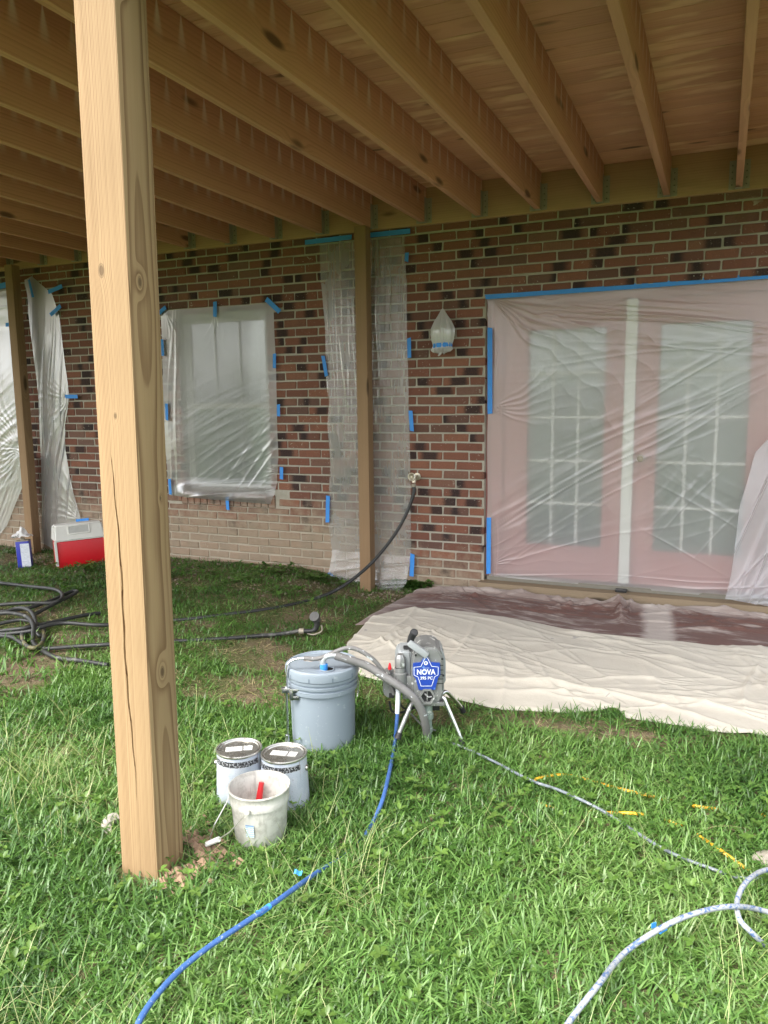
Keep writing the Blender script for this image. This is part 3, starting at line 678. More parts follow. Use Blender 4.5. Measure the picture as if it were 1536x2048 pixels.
hn = empty('garden_hose', (0, 0, 0), 0, 'black hose with a spray nozzle lying on the grass behind the pail', 'hose')
p2 = ground_path([(598, 1262, .05), (560, 1268), (510, 1272, .018), (450, 1277, .008), (360, 1282, .006), (280, 1286, .012), (215, 1289), (150, 1293), (95, 1297), (58, 1294, .035), (40, 1284, .04), (18, 1273, .04), (-40, 1270), (-80, 1250), (-40, 1236, .05), (10, 1226, .06), (50, 1232, .07), (66, 1250, .075), (66, 1272, .04), (70, 1290, .03), (110, 1314), (160, 1321), (216, 1330)], .028)
MB().tube(spline(p2, 9), .0125, 12).build('hose', M['hose'], hn)
ring = ground_path([(66+22*math.cos(t), 1272+24*math.sin(t), .035+.015*math.sin(t)) for t in np.linspace(-1.3, 4.4, 14)], .03)
hr = MB().tube(spline(ring, 6), .0125, 12).build('hose_loop', M['hose_y'], hn)
loop2 = ground_path([(70, 1228, .03), (110, 1207, .045), (148, 1188, .05), (153, 1182, .05), (140, 1184, .045), (105, 1200, .04), (55, 1216, .04), (-10, 1224, .03), (-60, 1220)], .03)
hl = MB().tube(spline(loop2, 7), .0125, 12).build('hose_loop', M['hose'], hn)
loop3 = ground_path([(-50, 1272), (0, 1262, .035), (50, 1256, .05), (110, 1243, .04), (165, 1231, .03), (200, 1226, .015)], .03)
MB().tube(spline(loop3, 7), .0125, 12).build('hose_loop', M['hose'], hn)
# nozzle
nz = p2[0]; nd = (p2[0]-p2[1]).normalized(); nd.z = 0; nd.normalize()
noz = empty('spray_nozzle', nz, 0, 'grey pistol spray nozzle on the end of the hose', 'nozzle')
MB().tube([nd*.0, nd*.03], [.018, .018], 12).build('coupling', M['galv'], noz)
MB().tube(spline([nd*.03, nd*.09+Vector((0, 0, .004)), nd*.11+Vector((0, 0, .03)), nd*.115+Vector((0, 0, .075))], 5), [.014]*6+[.016]*5+[.017]*5, 12).build('grip', M['hose'], noz)
side = Vector((-nd.y, nd.x, 0))
MB().tube([nd*.115+Vector((0, 0, .06)), nd*.105+Vector((0, 0, .085)), nd*.10+Vector((0, 0, .10))-side*.02], [.024, .03, .031], 16).build('nozzle_head', simple('nozzle_grey', (.07, .07, .068), .45, .3), noz)
MB().tube(spline([nd*.05+Vector((0, 0, -.015)), nd*.09+Vector((0, 0, -.022)), nd*.14+Vector((0, 0, .0)), nd*.14+Vector((0, 0, .04))], 4), .005, 8).build('trigger', M['galv'], noz)

def lay(name, label, cat, pp, r, mat, dz, jit=0, n=10, part='hose', group=None):
    e = empty(name, (0, 0, 0), 0, label, cat, group); q = ground_path(pp, dz, jit)
    MB().tube(spline(q, n), r, 12).build(part, mat, e); return e, q
cb, q = lay('airless_hose', 'pale paint smeared hose looping at the lower right', 'hose', [(1118, 2075), (1150, 2028), (1195, 1972, .08), (1250, 1905), (1330, 1852, .10), (1400, 1824, .11), (1470, 1813, .10), (1536, 1824), (1640, 1860), (1720, 1810), (1650, 1740), (1545, 1738), (1500, 1757, .09), (1476, 1795, .09), (1478, 1836, .08), (1506, 1868, .06), (1530, 1890, .02)], .0074, M['hose_pale'], .052)
mb = MB(); a, b = gat(1318, 1862, .062), gat(1330, 1855, .062); mb.tube([a, b], .0082, 12); mb.box(-.008, .008, -.001, .001, -.004, .010, Matrix.Translation(a+Vector((-.014, 0, .01))) @ Matrix.Rotation(.8, 4, 'Z')); mb.build('tape', M['tape'], cb)
lay('power_cord', 'grey power cord trailing right from the paint sprayer', 'cord', [(905, 1487, 0.012), (935, 1498), (990, 1524), (1060, 1560, 0.031), (1120, 1581, 0.031), (1195, 1616), (1250, 1650, 0.020), (1310, 1688, 0.031), (1360, 1714), (1420, 1736), (1480, 1756), (1560, 1757)], .0055, M['cord_grey'], .016, .010, part='cord')
lay('extension_cord', 'yellow extension cord half buried in the grass', 'cord', [(1570, 1640), (1500, 1626), (1450, 1620, -0.003), (1400, 1614, 0.005), (1360, 1606, -0.011), (1320, 1597, -0.003), (1250, 1580, 0.007), (1200, 1567, 0.001), (1140, 1551, 0.007), (1095, 1552, 0.010), (1068, 1562, 0.005), (1062, 1582, -0.014), (1075, 1604, 0.003), (1110, 1617, -0.006), (1140, 1621, -0.009), (1200, 1625, -0.011), (1270, 1627, 0.005), (1310, 1636, -0.006), (1345, 1645, 0.001), (1380, 1661, 0.009), (1440, 1700, 0.009), (1490, 1735, 0.007), (1560, 1770)], .0058, M['cord_yel'], .000, .012, part='cord')

# ------------------------------------------------------------------ drop cloth
def cloth(name, label, far, near, nu, nv, mat, crs, base, seed, edge_lift=0, big=.02):
    """sheet of cloth lying between two world polylines; creases are (x, y, angle, length, width, height)"""
    def arc(P):
        P = np.array(P); d = np.concatenate([[0], np.cumsum(np.hypot(*np.diff(P, axis=0).T))]); d /= d[-1]; return lambda t: (np.interp(t, d, P[:, 0]), np.interp(t, d, P[:, 1]))
    v, u = np.meshgrid(np.linspace(0, 1, nv), np.linspace(0, 1, nu), indexing='ij'); fx, fy = arc(far)(u); nx_, ny_ = arc(near)(u)
    X = fx*(1-v)+nx_*v; Y = fy*(1-v)+ny_*v
    Y = Y+(vnoise(X*5+seed, X*0, seed)-.5)*.035*(np.exp(-v/.06)*(edge_lift > 0)+np.exp(-(1-v)/.06))
    H = big*vnoise(X*1.7, Y*2.6, seed)+big*.35*vnoise(X*6, Y*7, seed+1)
    for cx, cy, an, ln, wd, hh in crs:
        c, s_ = math.cos(an), math.sin(an); al = (X-cx)*c+(Y-cy)*s_; ac = -(X-cx)*s_+(Y-cy)*c+.35*al*al*math.sin(cx*37); H = H+hh*np.exp(-(al/ln)**2)*np.exp(-np.abs(ac/wd)**1.5)
    Z = gz(X, np.minimum(Y, 0))+base(v)+H
    e = np.minimum(np.minimum(u*nu, (1-u)*nu), np.minimum((1-v)*nv, v*nv if edge_lift > 0 else (1-v)*nv)); Z = Z-np.clip(1-e/5, 0, 1)**2*(.012)
    return tag(grid_mesh(name, X, Y, Z, mat), label, 'drop cloth')
def canvas(stained):
    m = Mat('stained_canvas' if stained else 'cream_canvas'); P_ = m.pos(); x, y, z = m.xyz(P_)
    n1 = m.noise(P_, 3.0, 4, .6); n2 = m.noise(P_, 14.0, 4, .6); n3 = m.noise(m.vec(x*2.2+y*.8, y*9.0, z*14.0), 1.5, 5, .65)
    c = m.mix(n2, (.455, .42, .355), (.53, .495, .425)); c = m.mix(n1.ss(.5, .7)*.25, c, (.42, .37, .30))
    if stained:
        st = (n3.ss(.28, .52)*.7+.3)*(x.ss(-.70, -.30)*.75+.25)
        gap = ((x-1.27-(y+.5)*-.10+(n2-.5)*.08).abs()).ss(.12, .05); st = st*(1.0-gap*.8)*(y.ss(-.10, -.30)*.6+.4)
        c = m.mix(st.clamp()*.96, m.mix(.5, c, (.52, .44, .42)), m.mix(n2, (.092, .043, .034), (.15, .072, .058)))
    else:
        blk = m.noise(m.vec(x*5.0, y*12.0, 0.0), 1.6, 2, .5, .8).ss(.735, .76); c = m.mix(blk*.45, c, (.12, .12, .15))
    m.set(Base_Color=c, Roughness=.9, Specular_IOR_Level=.12, Sheen_Weight=.1); m.bump(m.noise(P_, 300, 2)+m.noise(P_, 40, 3, .6)*2.0, .3, .004); return m.m
def drop_cloths():
    rr = random.Random(5); g = lambda L_: [tuple(gat(*q)[:2]) for q in L_]
    far = [(-.45, -.035), (-.12, -.04), (.02, -.10), (.6, -.10), (1.1, -.105), (1.9, -.10), (2.75, -.10)]
    near = [(-.53, -1.06), (-.3, -.98), (.2, -.92), (.9, -1.06), (1.6, -1.05), (2.75, -1.0)]
    cr = [(rr.uniform(-.4, 2.4), -abs(rr.gauss(.12, .22))-.05, rr.gauss(-.05, .35), rr.uniform(.08, .35), rr.uniform(.006, .016), rr.uniform(.005, .016)) for _ in range(130)]
    cr += [(1.02, -.30, 1.75, .20, .03, .06), (1.07, -.25, 1.55, .16, .015, .03), (.95, -.22, .5, .14, .02, .04), (-.1, -.14, .05, .4, .04, .04), (.5, -.16, -.06, .5, .04, .035)]
    cloth('drop_cloth', 'brown stained drop cloth rumpled against the door threshold', far, near, 420, 150, canvas(True), cr, lambda v: .008+0*v, 3, 1, .02)
    far2 = g([(738, 1247), (800, 1229), (860, 1225), (960, 1235), (1060, 1251), (1180, 1277), (1290, 1290), (1400, 1300), (1536, 1308)])+[(2.75, -.82)]
    near2 = g([(692, 1291), (702, 1330), (724, 1353), (800, 1374), (890, 1397), (1000, 1424), (1120, 1427), (1232, 1419), (1252, 1438), (1400, 1460), (1536, 1475)])+[(2.75, -1.86)]
    cr = [(rr.uniform(-.4, 2.5), rr.uniform(-1.8, -.8), rr.choice([rr.gauss(-.1, .15), rr.gauss(-.45, .2), rr.gauss(.15, .3), rr.uniform(0, 3)]), rr.uniform(.08, .45), rr.uniform(.008, .024), rr.uniform(.003, .010)) for _ in range(120)]
    cr += [(.9, -1.66, .02, .7, .02, .022), (1.6, -1.62, -.05, .6, .025, .02), (.15, -1.55, -.5, .3, .02, .02), (-.15, -1.3, 1.2, .2, .02, .03), (-.05, -1.35, 1.0, .25, .012, .02), (1.75, -1.3, 1.4, .3, .012, .012)]
    cloth('drop_cloth', 'large cream canvas drop cloth spread on the lawn behind the sprayer', far2, near2, 460, 230, canvas(False), cr, lambda v: .010+.020*np.exp(-v/.25), 9, 1, .014)
    return far[:1]+[(-.54, -.46)]+near[:1]+near2+[(2.75, -.1)]
CE = drop_cloths()

# ------------------------------------------------------------------ cooler, solvent can, rag
c1 = gat(117, 1137); c2 = gat(203, 1123); dvec = (c2-c1); rz = math.atan2(dvec.y, dvec.x); cl_w = .40
red = simple('red_plastic', (.62, .006, .014), .35, 0, .06, 20); wht = simple('white_cooler_plastic', (.74, .73, .68), .4, 0, .05, 20)
cool = empty('cooler', c1+Vector((0, 0, -.01)), rz, 'red picnic cooler with a white lid by the left post', 'cooler'); cool.rotation_euler = (math.radians(-3), math.radians(-1.5), rz)
MB().bbox(0, cl_w, 0, .27, 0, .235, .012).build('body', red, cool)
lidp = [(-.008, .20), (-.008, .262), (.028, .385), (.028, .385)]
def trapez(x0, x1, y0, y1, z0, X0, X1, Y0, Y1, z1):
    return [(x0, y0, z0), (x1, y0, z0), (x1, y1, z0), (x0, y1, z0), (X0, Y0, z1), (X1, Y0, z1), (X1, Y1, z1), (X0, Y1, z1)], [(3, 2, 1, 0), (4, 5, 6, 7), (0, 1, 5, 4), (1, 2, 6, 5), (2, 3, 7, 6), (3, 0, 4, 7)]
def bev(mb, off):
    bm = bmesh.new(); me = bpy.data.meshes.new('t'); me.from_pydata(mb.v, [], mb.f); bm.from_mesh(me); bpy.data.meshes.remove(me)
    bmesh.ops.recalc_face_normals(bm, faces=bm.faces); bmesh.ops.bevel(bm, geom=list(bm.edges), offset=off, segments=3, affect='EDGES'); bm.verts.index_update()
    o = MB().add([q.co.copy() for q in bm.verts], [[q.index for q in f.verts] for f in bm.faces]); bm.free(); return o
lid = MB().add(*trapez(-.010, cl_w+.010, -.010, .28, .236, .004, cl_w-.004, .045, .225, .375)); lid = bev(lid, .012).build('lid', wht, cool)
MB().add(*trapez(-.0125, .006, -.0125, .03, .03, -.0125, .006, -.0125, .03, .24)).build('corner_rail', wht, cool)
MB().add(*trapez(cl_w-.006, cl_w+.0125, -.0125, .03, .03, cl_w-.006, cl_w+.0125, -.0125, .03, .24)).build('corner_rail', wht, cool)
# recessed grip: a framed well standing proud of the lid's sloping face
sl_ = math.atan2(.055, .139); Mg = Matrix.Translation((cl_w*.5, -.010, .236)) @ Matrix.Rotation(-sl_, 4, 'X')
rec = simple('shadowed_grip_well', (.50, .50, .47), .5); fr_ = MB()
fr_.bbox(-.085, .085, -.007, .004, .128, .140, .003, Mg).bbox(-.092, -.080, -.007, .004, .062, .138, .003, Mg).bbox(.080, .092, -.007, .004, .062, .138, .003, Mg).bbox(-.085, .085, -.007, .004, .056, .068, .003, Mg)
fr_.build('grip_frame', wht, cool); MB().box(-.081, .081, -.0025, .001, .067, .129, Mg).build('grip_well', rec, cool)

k1 = gat(52, 1133); can = empty('solvent_can', k1+Vector((0, 0, -.005)), math.radians(34), 'blue and white rectangular solvent can at the foot of the left post', 'solvent can')
can.rotation_euler = (0, math.radians(-2), math.radians(34))
bl = simple('blue_can_print', (.045, .055, .42), .35, 0, .1, 20); lb = Mat('solvent_label')
vv = lb.co(); x_, y_, z_ = lb.xyz(vv); ln = (z_*85.0).frac().gt(.55)*lb.noise(lb.vec(x_*60.0, y_*60.0, (z_*85.0).floor()), 1.0, 1).gt(.5)
lb.set(Base_Color=lb.mix(ln*.35, (.70, .74, .80), (.30, .33, .42)), Roughness=.4)
MB().bbox(-.055, .055, -.04, .04, 0, .235, .008).build('body', bl, can)
MB().box(-.018, .0558, -.0415, -.0402, .01, .215).build('label', lb.m, can, False); MB().box(-.0565, -.0553, -.03, .03, .10, .205).build('label', lb.m, can, False)
MB().bbox(-.056, .056, -.041, .041, .235, .243, .003).lathe([(0, .262), (.02, .262), (.02, .243)], 16).build('can_top', M['galv'], can)
def rag_mesh():
    n = 36; v, u = np.meshgrid(np.linspace(-1, 1, n), np.linspace(-1, 1, n), indexing='ij'); r = np.hypot(u, v)
    X = u*.075+.02*(vnoise(u*3, v*3, 4)-.5)-.02; Y = v*.06; Z = .268+.055*np.exp(-(r/.55)**2)*(.6+vnoise(u*4+9, v*4, 6))+.035*(1-np.abs(2*vnoise(u*2.5, v*2.5+3, 8)-1))-.02*r
    return X, Y, Z
X, Y, Z = rag_mesh(); rg = grid_mesh('rag', X, Y, Z, simple('white_rag', (.72, .71, .70), .9, 0, .15, 25, .3)); rg.matrix_world = Matrix.Translation(k1) @ Matrix.Rotation(math.radians(34), 4, 'Z')
tag(rg, 'crumpled white rag lying on top of the solvent can', 'rag')
dsp = gat(99, 1098); ds = MB().bbox(-.035, .035, -.03, .03, 0, .9, .008).tube(spline([(0, 0, .06), (0, -.03, .02), (.0, -.10, -.01)], 4), .034, 12).build('downspout', simple('grey_downspout', (.45, .45, .42), .5), None)
ds.location = (dsp.x-.02, -.075, dsp.z+.02); tag(ds, 'grey downspout elbow behind the torn plastic by the left post', 'downspout')

# ------------------------------------------------------------------ paint cans and small bucket
def print_mat(name, ph):
    m = Mat(name); x, y, z = m.xyz(m.co()); an = x._m('ARCTAN2', y)*.0+S(m.T, (lambda n: (m.T.links.new(y.k, n.inputs[0]), m.T.links.new(x.k, n.inputs[1]), n.outputs[0])[2])((lambda n: (setattr(n, 'operation', 'ARCTAN2'), n)[1])(m.T.nodes.new('ShaderNodeMath'))))
    an = an+ph; s_ = an*.085
    row = (z*150.0).floor(); txt = (z*150.0).frac().gt(.5)*m.noise(m.vec(s_*420.0, row*3.1, 0.0), 1.0, 1).gt(.52)
    colm = (s_*22.0).frac().gt(.1); pale = m.mix(m.noise(m.vec(s_*18.0, z*16.0, 0.0), 1.0, 1).gt(.5)*.5, (.56, .60, .67), (.48, .54, .63))
    c = m.mix(txt*colm*.28, pale, (.28, .30, .40))
    band = z.gt(.150)*z.lt(.172)*an.abs().lt(1.25)
    gl = m.noise(m.vec(s_*190.0, z*150.0, 0.0), 1.0, 0).gt(.55); c = m.mix(band, c, m.mix(gl*.8, (.03, .03, .035), (.45, .46, .48)))
    scuff = m.noise(m.vec(x*3.0, y*3.0, z*3.0), 12.0, 5, .7, 1.5).ss(.63, .66); c = m.mix(scuff*.5, c, (.35, .34, .34))
    drip = m.noise(m.vec(an*7.0, z*.8, 0.0), 1.0, 2).ss(.66, .69)*z.gt(.10)*an.gt(.55); c = m.mix(drip*.8, c, (.20, .09, .06))
    m.set(Base_Color=c, Roughness=.45); return m.m
tin = simple('tin_lid', (.62, .60, .55), .28, .9, .15, 14); sticker = Mat('lid_sticker'); sx, sy, sz = sticker.xyz(sticker.co())
sticker.set(Base_Color=sticker.mix((sy*160.0).frac().gt(.5)*sticker.noise(sticker.vec(sx*220.0, (sy*160.0).floor(), 0.0), 1.0, 1).gt(.5)*.5, (.74, .74, .72), (.12, .12, .13)), Roughness=.5)
def paint_can(px, py, label, rz, ph):
    b = gat(px, py); e = empty('paint_can', b+Vector((0, 0, -.004)), rz, label, 'paint can', 'gallon paint cans beside the pail')
    MB().lathe([(.0, .0), (.090, .0), (.0915, .004), (.0835, .182), (.0835, .186)], 48).build('body', print_mat('can_label', ph), e)
    MB().lathe([(.0838, .183), (.0865, .186), (.0870, .190), (.0855, .1935), (.0815, .1935), (.079, .188), (.077, .1875), (.0755, .1915), (.073, .1915), (.071, .187), (.0, .1875)], 48).build('lid', tin, e)
    for s in (-1, 1): MB().lathe([(0, .006), (.010, .006), (.012, 0)], 14, Matrix.Translation((s*.0862, 0, .14)) @ Matrix.Rotation(s*pi/2, 4, 'Y')).build('bail_ear', tin, e)
    MB().box(-.05, .012, -.018, .018, .1878, .1888).box(.017, .05, -.018, .018, .1878, .1888).build('sticker', sticker.m, e, False)
    return e
vd = math.atan2(CAM.y+3.0, CAM.x)            # towards the camera
paint_can(482, 1588, 'white gallon paint can with tin lid, left of the pair behind the small bucket', YAW+.15, pi/2+.25)
paint_can(571, 1599, 'white gallon paint can with tin lid, right of the pair beside the pail', YAW-.2, pi/2+.15)

bp_ = gat(522, 1672); bk = empty('bucket', bp_+Vector((0, 0, -.004)), YAW, 'small dirty white bucket with red paint inside and its handle down', 'bucket')
m = Mat('dirty_white_plastic'); v = m.co(); n1 = m.noise(v, 22, 5, .7); n2 = m.noise(v, 9, 3)
bx_, by_, bz_ = m.xyz(v)
c = m.mix(n1.ss(.42, .66)*.7, (.60, .59, .54), (.34, .32, .28)); c = m.mix(m.noise(m.vec(bx_*30.0, by_*30.0, bz_*4.0), 1.0, 4, .7).ss(.6, .72)*.5, c, (.30, .28, .25))
blu = m.noise(m.vec(bx_*26.0+4.0, by_*26.0, bz_*10.0), 1.0, 2).ss(.66, .7)*bz_.lt(.09)*bx_.gt(.03); c = m.mix(blu*.85, c, (.05, .13, .42))
m.set(Base_Color=c, Roughness=.5); m.bump(n1, .2, .003); dirty = m.m
MB().lathe([(0, .0), (.084, .0), (.087, .004), (.097, .140), (.1005, .141), (.1025, .160), (.1015, .162), (.1045, .188), (.107, .191), (.106, .195), (.1015, .195), (.0985, .188), (.082, .010), (0, .008)], 56).build('body', dirty, bk)
m = Mat('paint_residue'); v = m.co(); n1 = m.noise(v, 30, 4, .7); c = m.mix(n1.ss(.5, .6), (.52, .44, .40), (.42, .04, .04)); m.set(Base_Color=c, Roughness=.3); m.bump(n1, .5, .005)
MB().lathe([(.0, .032), (.04, .034), (.0842, .030)], 40).build('paint', m.m, bk)
redp = simple('red_handle_plastic', (.55, .02, .025), .35)
MB().tube([(-.02, .035, .05), (-.012, .058, .11), (-.004, .074, .165)], [.010, .012, .009], 10).build('brush_handle', redp, bk)
MB().tube([(-.052, .0, .04), (-.035, .012, .052), (-.02, .03, .05)], [.012, .014, .010], 8).build('brush_head', simple('red_bristles', (.30, .05, .04), .6), bk)
bail = spline([(.02-.0, -.1040, .165), (-.05, -.115, .13), (-.11, -.105, .085), (-.128, -.06, .075), (-.128, .0, .085), (-.115, .045, .115), (-.08, .072, .165)], 6)
MB().tube([Vector(q) for q in [(-.025, -.102, .150), (-.08, -.125, .095), (-.135, -.118, .055), (-.160, -.075, .045), (-.155, -.02, .06), (-.118, .02, .12), (-.098, .03, .165)]], .0022, 8).build('bail', tin, bk)
MB().tube([(-.118, -.122, .068), (-.165, -.098, .036)], .009, 12).build('grip', simple('grip_plastic', (.68, .68, .64), .5), bk)
for q in ((-.025, -.102, .152), (-.0995, .028, .165)): MB().lathe([(0, .006), (.010, .005), (.012, -.004)], 14, Matrix.Translation(q) @ Matrix.Rotation(math.atan2(q[1], q[0])-0, 4, 'Z') @ Matrix.Rotation(pi/2, 4, 'Y')).build('bail_ear', dirty, bk)
lab = MB()
for i in range(7):
    a = -pi/2-.36+.30*i/6; lab.v += [(.0945*math.cos(a), .0945*math.sin(a), .055), (.0985*math.cos(a), .0985*math.sin(a), .10)]
lab.f += [(2*i, 2*i+2, 2*i+3, 2*i+1) for i in range(6)]
m = Mat('blue_bucket_label'); x_, y_, z_ = m.xyz(m.co()); st = (z_*130.0).frac().gt(.5)*m.noise(m.vec(x_*150.0, 0.0, (z_*130.0).floor()), 1.0, 1).gt(.4)
m.set(Base_Color=m.mix(st*.6+z_.gt(.093)*.5, (.62, .70, .72), (.16, .30, .52)), Roughness=.5); lab.build('label', m.m, bk)

# ------------------------------------------------------------------ five gallon pail
pb = gat(648, 1478); pl = empty('pail', pb+Vector((0, 0, -.01)), YAW, 'large grey blue plastic pail with lid feeding the paint sprayer', 'pail')
m = Mat('grey_blue_plastic'); v = m.co(); n1 = m.noise(v, 5, 3); n2 = m.noise(v, 45, 4, .7)
m.set(Base_Color=m.mix(n2.ss(.60, .70)*.4, m.mix(n1, (.235, .280, .325), (.265, .31, .355)), (.45, .50, .52)), Roughness=n1*.15+.36); pgrey = m.m
MB().lathe([(0, 0), (.133, 0), (.137, .005), (.1425, .258), (.1525, .2585), (.1535, .276), (.1455, .2785), (.1465, .288), (.1540, .2885), (.1550, .300), (.1465, .3025), (.1475, .310), (.1555, .3105), (.1565, .322), (.150, .324), (.151, .345), (.149, .345)], 64).build('body', pgrey, pl)
lidm = MB().lathe([(.1515, .3252), (.160, .3255), (.1615, .352), (.159, .362), (.152, .3675), (.1445, .3655), (.1415, .3585), (.0, .359)], 64); lidm.build('lid', pgrey, pl)
for k in range(10):
    a = 2*pi*k/10+.35; MB().box(-.003, .003, -.0004, .0015, .327, .345, Matrix.Rotation(a, 4, 'Z') @ Matrix.Translation((0, -.1612, 0))).build('lid_notch', simple('notch_dark', (.16, .20, .24), .6), pl, False)
holec = Vector((.028, -.082, .3595))
MB().lathe([(.030, .0), (.031, .003), (.028, .005), (.0265, .002)], 32, Matrix.Translation(holec)).build('spout_rim', pgrey, pl)
MB().lathe([(0, .0012), (.027, .0012)], 32, Matrix.Translation(holec)).build('spout_hole', simple('black_opening', (.006, .006, .006), .9), pl)
m = Mat('torn_sticker'); v = m.co(); m.set(Base_Color=m.mix(m.noise(v, 60, 3).gt(.5), (.60, .48, .40), (.66, .64, .60)), Roughness=.7)
tj = MB(); pts = [(-.085, .035), (-.06, .055), (-.02, .06), (.01, .045), (.0, .028), (-.03, .03), (-.055, .022)]
tj.add([(a, b, .3598) for a, b in pts], [tuple(range(7))]).build('sticker', m.m, pl)
MB().tube(spline([(.1525, .0, .30), (.158, -.02, .275), (.153, -.06, .23), (.16, .0, .235)], 5), .002, 6).build('bail', tin, pl)

# ------------------------------------------------------------------ airless paint sprayer
sb = gat(846, 1484); SC = (sb-CAM).dot(AF)/FPX
sp_ = empty('paint_sprayer', sb, YAW, 'grey airless paint sprayer with blue badge on bent tube legs beside the pail', 'paint sprayer')
def L(px, py, y=0.0):
    """sprayer local point from its place in the picture, y behind the front plane"""
    return Vector(((px-846)*SC*(1+y*.28), y, ((1484-py)*SC-y*.38)*1.02))
grey = simple('sprayer_grey_casting', (.23, .235, .23), .45, .3, .2, 30, 0, ((.62, .63, .62), 28, .60)); lgrey = simple('light_grey_plastic', (.33, .35, .36), .45, 0, .1, 25, 0, ((.36, .36, .36), 40, .64))
dk = simple('black_plastic', (.018, .018, .02), .5); chrome = simple('chrome_tube', (.72, .73, .74), .22, 1.0, .1, 30, 0, ((.45, .45, .44), 30, .64)); steelp = simple('paint_specked_steel', (.30, .30, .295), .4, .6, .2, 40, 0, ((.75, .76, .76), 35, .58))
navy = simple('badge_blue', (.018, .055, .33), .3, 0, .12, 8, 0, ((.10, .22, .55), 14, .58)); wprint = simple('badge_white', (.80, .82, .84), .4)
def rounded(poly, y0, y1, off):
    b_ = MB().prism([(q.x, q.z) for q in poly], y0, y1); return bev(b_, off)
hous = [L(825, 1398), L(822, 1330), L(826, 1302), L(838, 1291), L(862, 1288), L(878, 1294), L(887, 1312), L(888, 1380), L(882, 1398), L(872, 1403), L(838, 1403)]
rounded(hous, -.02, .17, .010).build('motor_housing', grey, sp_)
rounded([L(866, 1296), L(884, 1300), L(893, 1320), L(893, 1372), L(884, 1384), L(868, 1384)], .03, .20, .012).build('motor_shroud', lgrey, sp_)
# badge: blue plate, white outline, lettering
K = lambda zx, zy: L(740+zx/6.98, 1250+zy/6.98)
plate = [K(785, 360), (K(850, 470)), K(970, 480), K(975, 640), K(945, 690), K(905, 850), K(680, 850), K(640, 690), K(600, 640), K(605, 480), K(710, 470)]
MB().prism([(q.x, q.z) for q in plate], -.030, -.0215).build('badge', navy, sp_, False)
out = [K(785, 392), K(805, 410), K(858, 522), K(948, 532), K(946, 640), K(898, 668), K(858, 796), K(712, 796), K(672, 668), K(618, 640), K(618, 532), K(712, 522), K(765, 410)]
ol = MB()
for i in range(len(out)):
    a, b = out[i], out[(i+1) % len(out)]; d = (b-a).normalized(); nn = Vector((-d.z, 0, d.x))*.0011; ol.add([Vector((q.x, -.0312, q.z)) for q in (a-nn, b-nn, b+nn, a+nn)], [(0, 1, 2, 3)])
ol.build('badge_outline', wprint, sp_, False)
def text(st, size, loc, mat, parent, name, bold=.0, sx=1):
    cu = bpy.data.curves.new(name, 'FONT'); cu.body = st; cu.size = size; cu.align_x = 'CENTER'; cu.align_y = 'CENTER'; cu.offset = bold; cu.extrude = .0003
    ob = bpy.data.objects.new(name, cu); C.objects.link(ob); dg = bpy.context.evaluated_depsgraph_get(); me = bpy.data.meshes.new_from_object(ob.evaluated_get(dg))
    bpy.data.objects.remove(ob); bpy.data.curves.remove(cu); me.materials.clear()
    o = link(name, me, mat, parent); o.location = loc; o.rotation_euler = (pi/2, 0, 0); o.scale = (sx, 1, 1); return o
q = K(780, 603); text('NOVA', .032, (q.x, -.0315, q.z), wprint, sp_, 'lettering', .0009, .86)
q = K(786, 686); text('395 PC', .0185, (q.x, -.0315, q.z), wprint, sp_, 'lettering', .0003, .98)
q = K(780, 476); lg_ = MB().lathe([(.0048, 0), (.0085, 0)], 24, Matrix.Translation((q.x, -.0314, q.z)) @ Matrix.Rotation(pi/2, 4, 'X')); lg_.box(.0-.001+q.x, q.x+.0055, -.0316, -.0312, q.z-.0012, q.z+.0012); lg_.build('emblem', wprint, sp_, False)
MB().box(K(742, 545).x, K(825, 545).x, -.0314, -.0311, K(742, 548).z, K(742, 541).z).build('badge_bar', simple('badge_pale_blue', (.4, .5, .72), .4), sp_, False)
# hexagonal opening
hx = [K(745, 838), K(850, 838), K(912, 942), K(852, 1050), K(742, 1050), K(680, 942)]; cen = sum(hx, Vector())/6
hi = [cen+(q-cen)*.74 for q in hx]; fr_ = MB(); n6 = 6
fr_.add([Vector((q.x, -.034, q.z)) for q in hx]+[Vector((q.x, -.034, q.z)) for q in hi]+[Vector((q.x, -.018, q.z)) for q in hx]+[Vector((q.x, -.014, q.z)) for q in hi],
        [(i, (i+1) % 6, 6+(i+1) % 6, 6+i) for i in range(6)]+[(12+i, 12+(i+1) % 6, (i+1) % 6, i) for i in range(6)]+[(6+i, 6+(i+1) % 6, 18+(i+1) % 6, 18+i) for i in range(6)])
fr_.build('hex_guard', grey, sp_, False)
MB().prism([(q.x, q.z) for q in hi], -.0225, -.0205).build('hex_opening', dk, sp_, False)
MB().tube([cen+Vector((-.012, -.028, .012)), cen+Vector((.004, -.028, -.004)), cen+Vector((.02, -.028, -.002))], .004, 8).tube([cen+Vector((0, -.027, .02)), cen+Vector((0, -.027, -.02))], .003, 8).build('guard_rod', steelp, sp_)
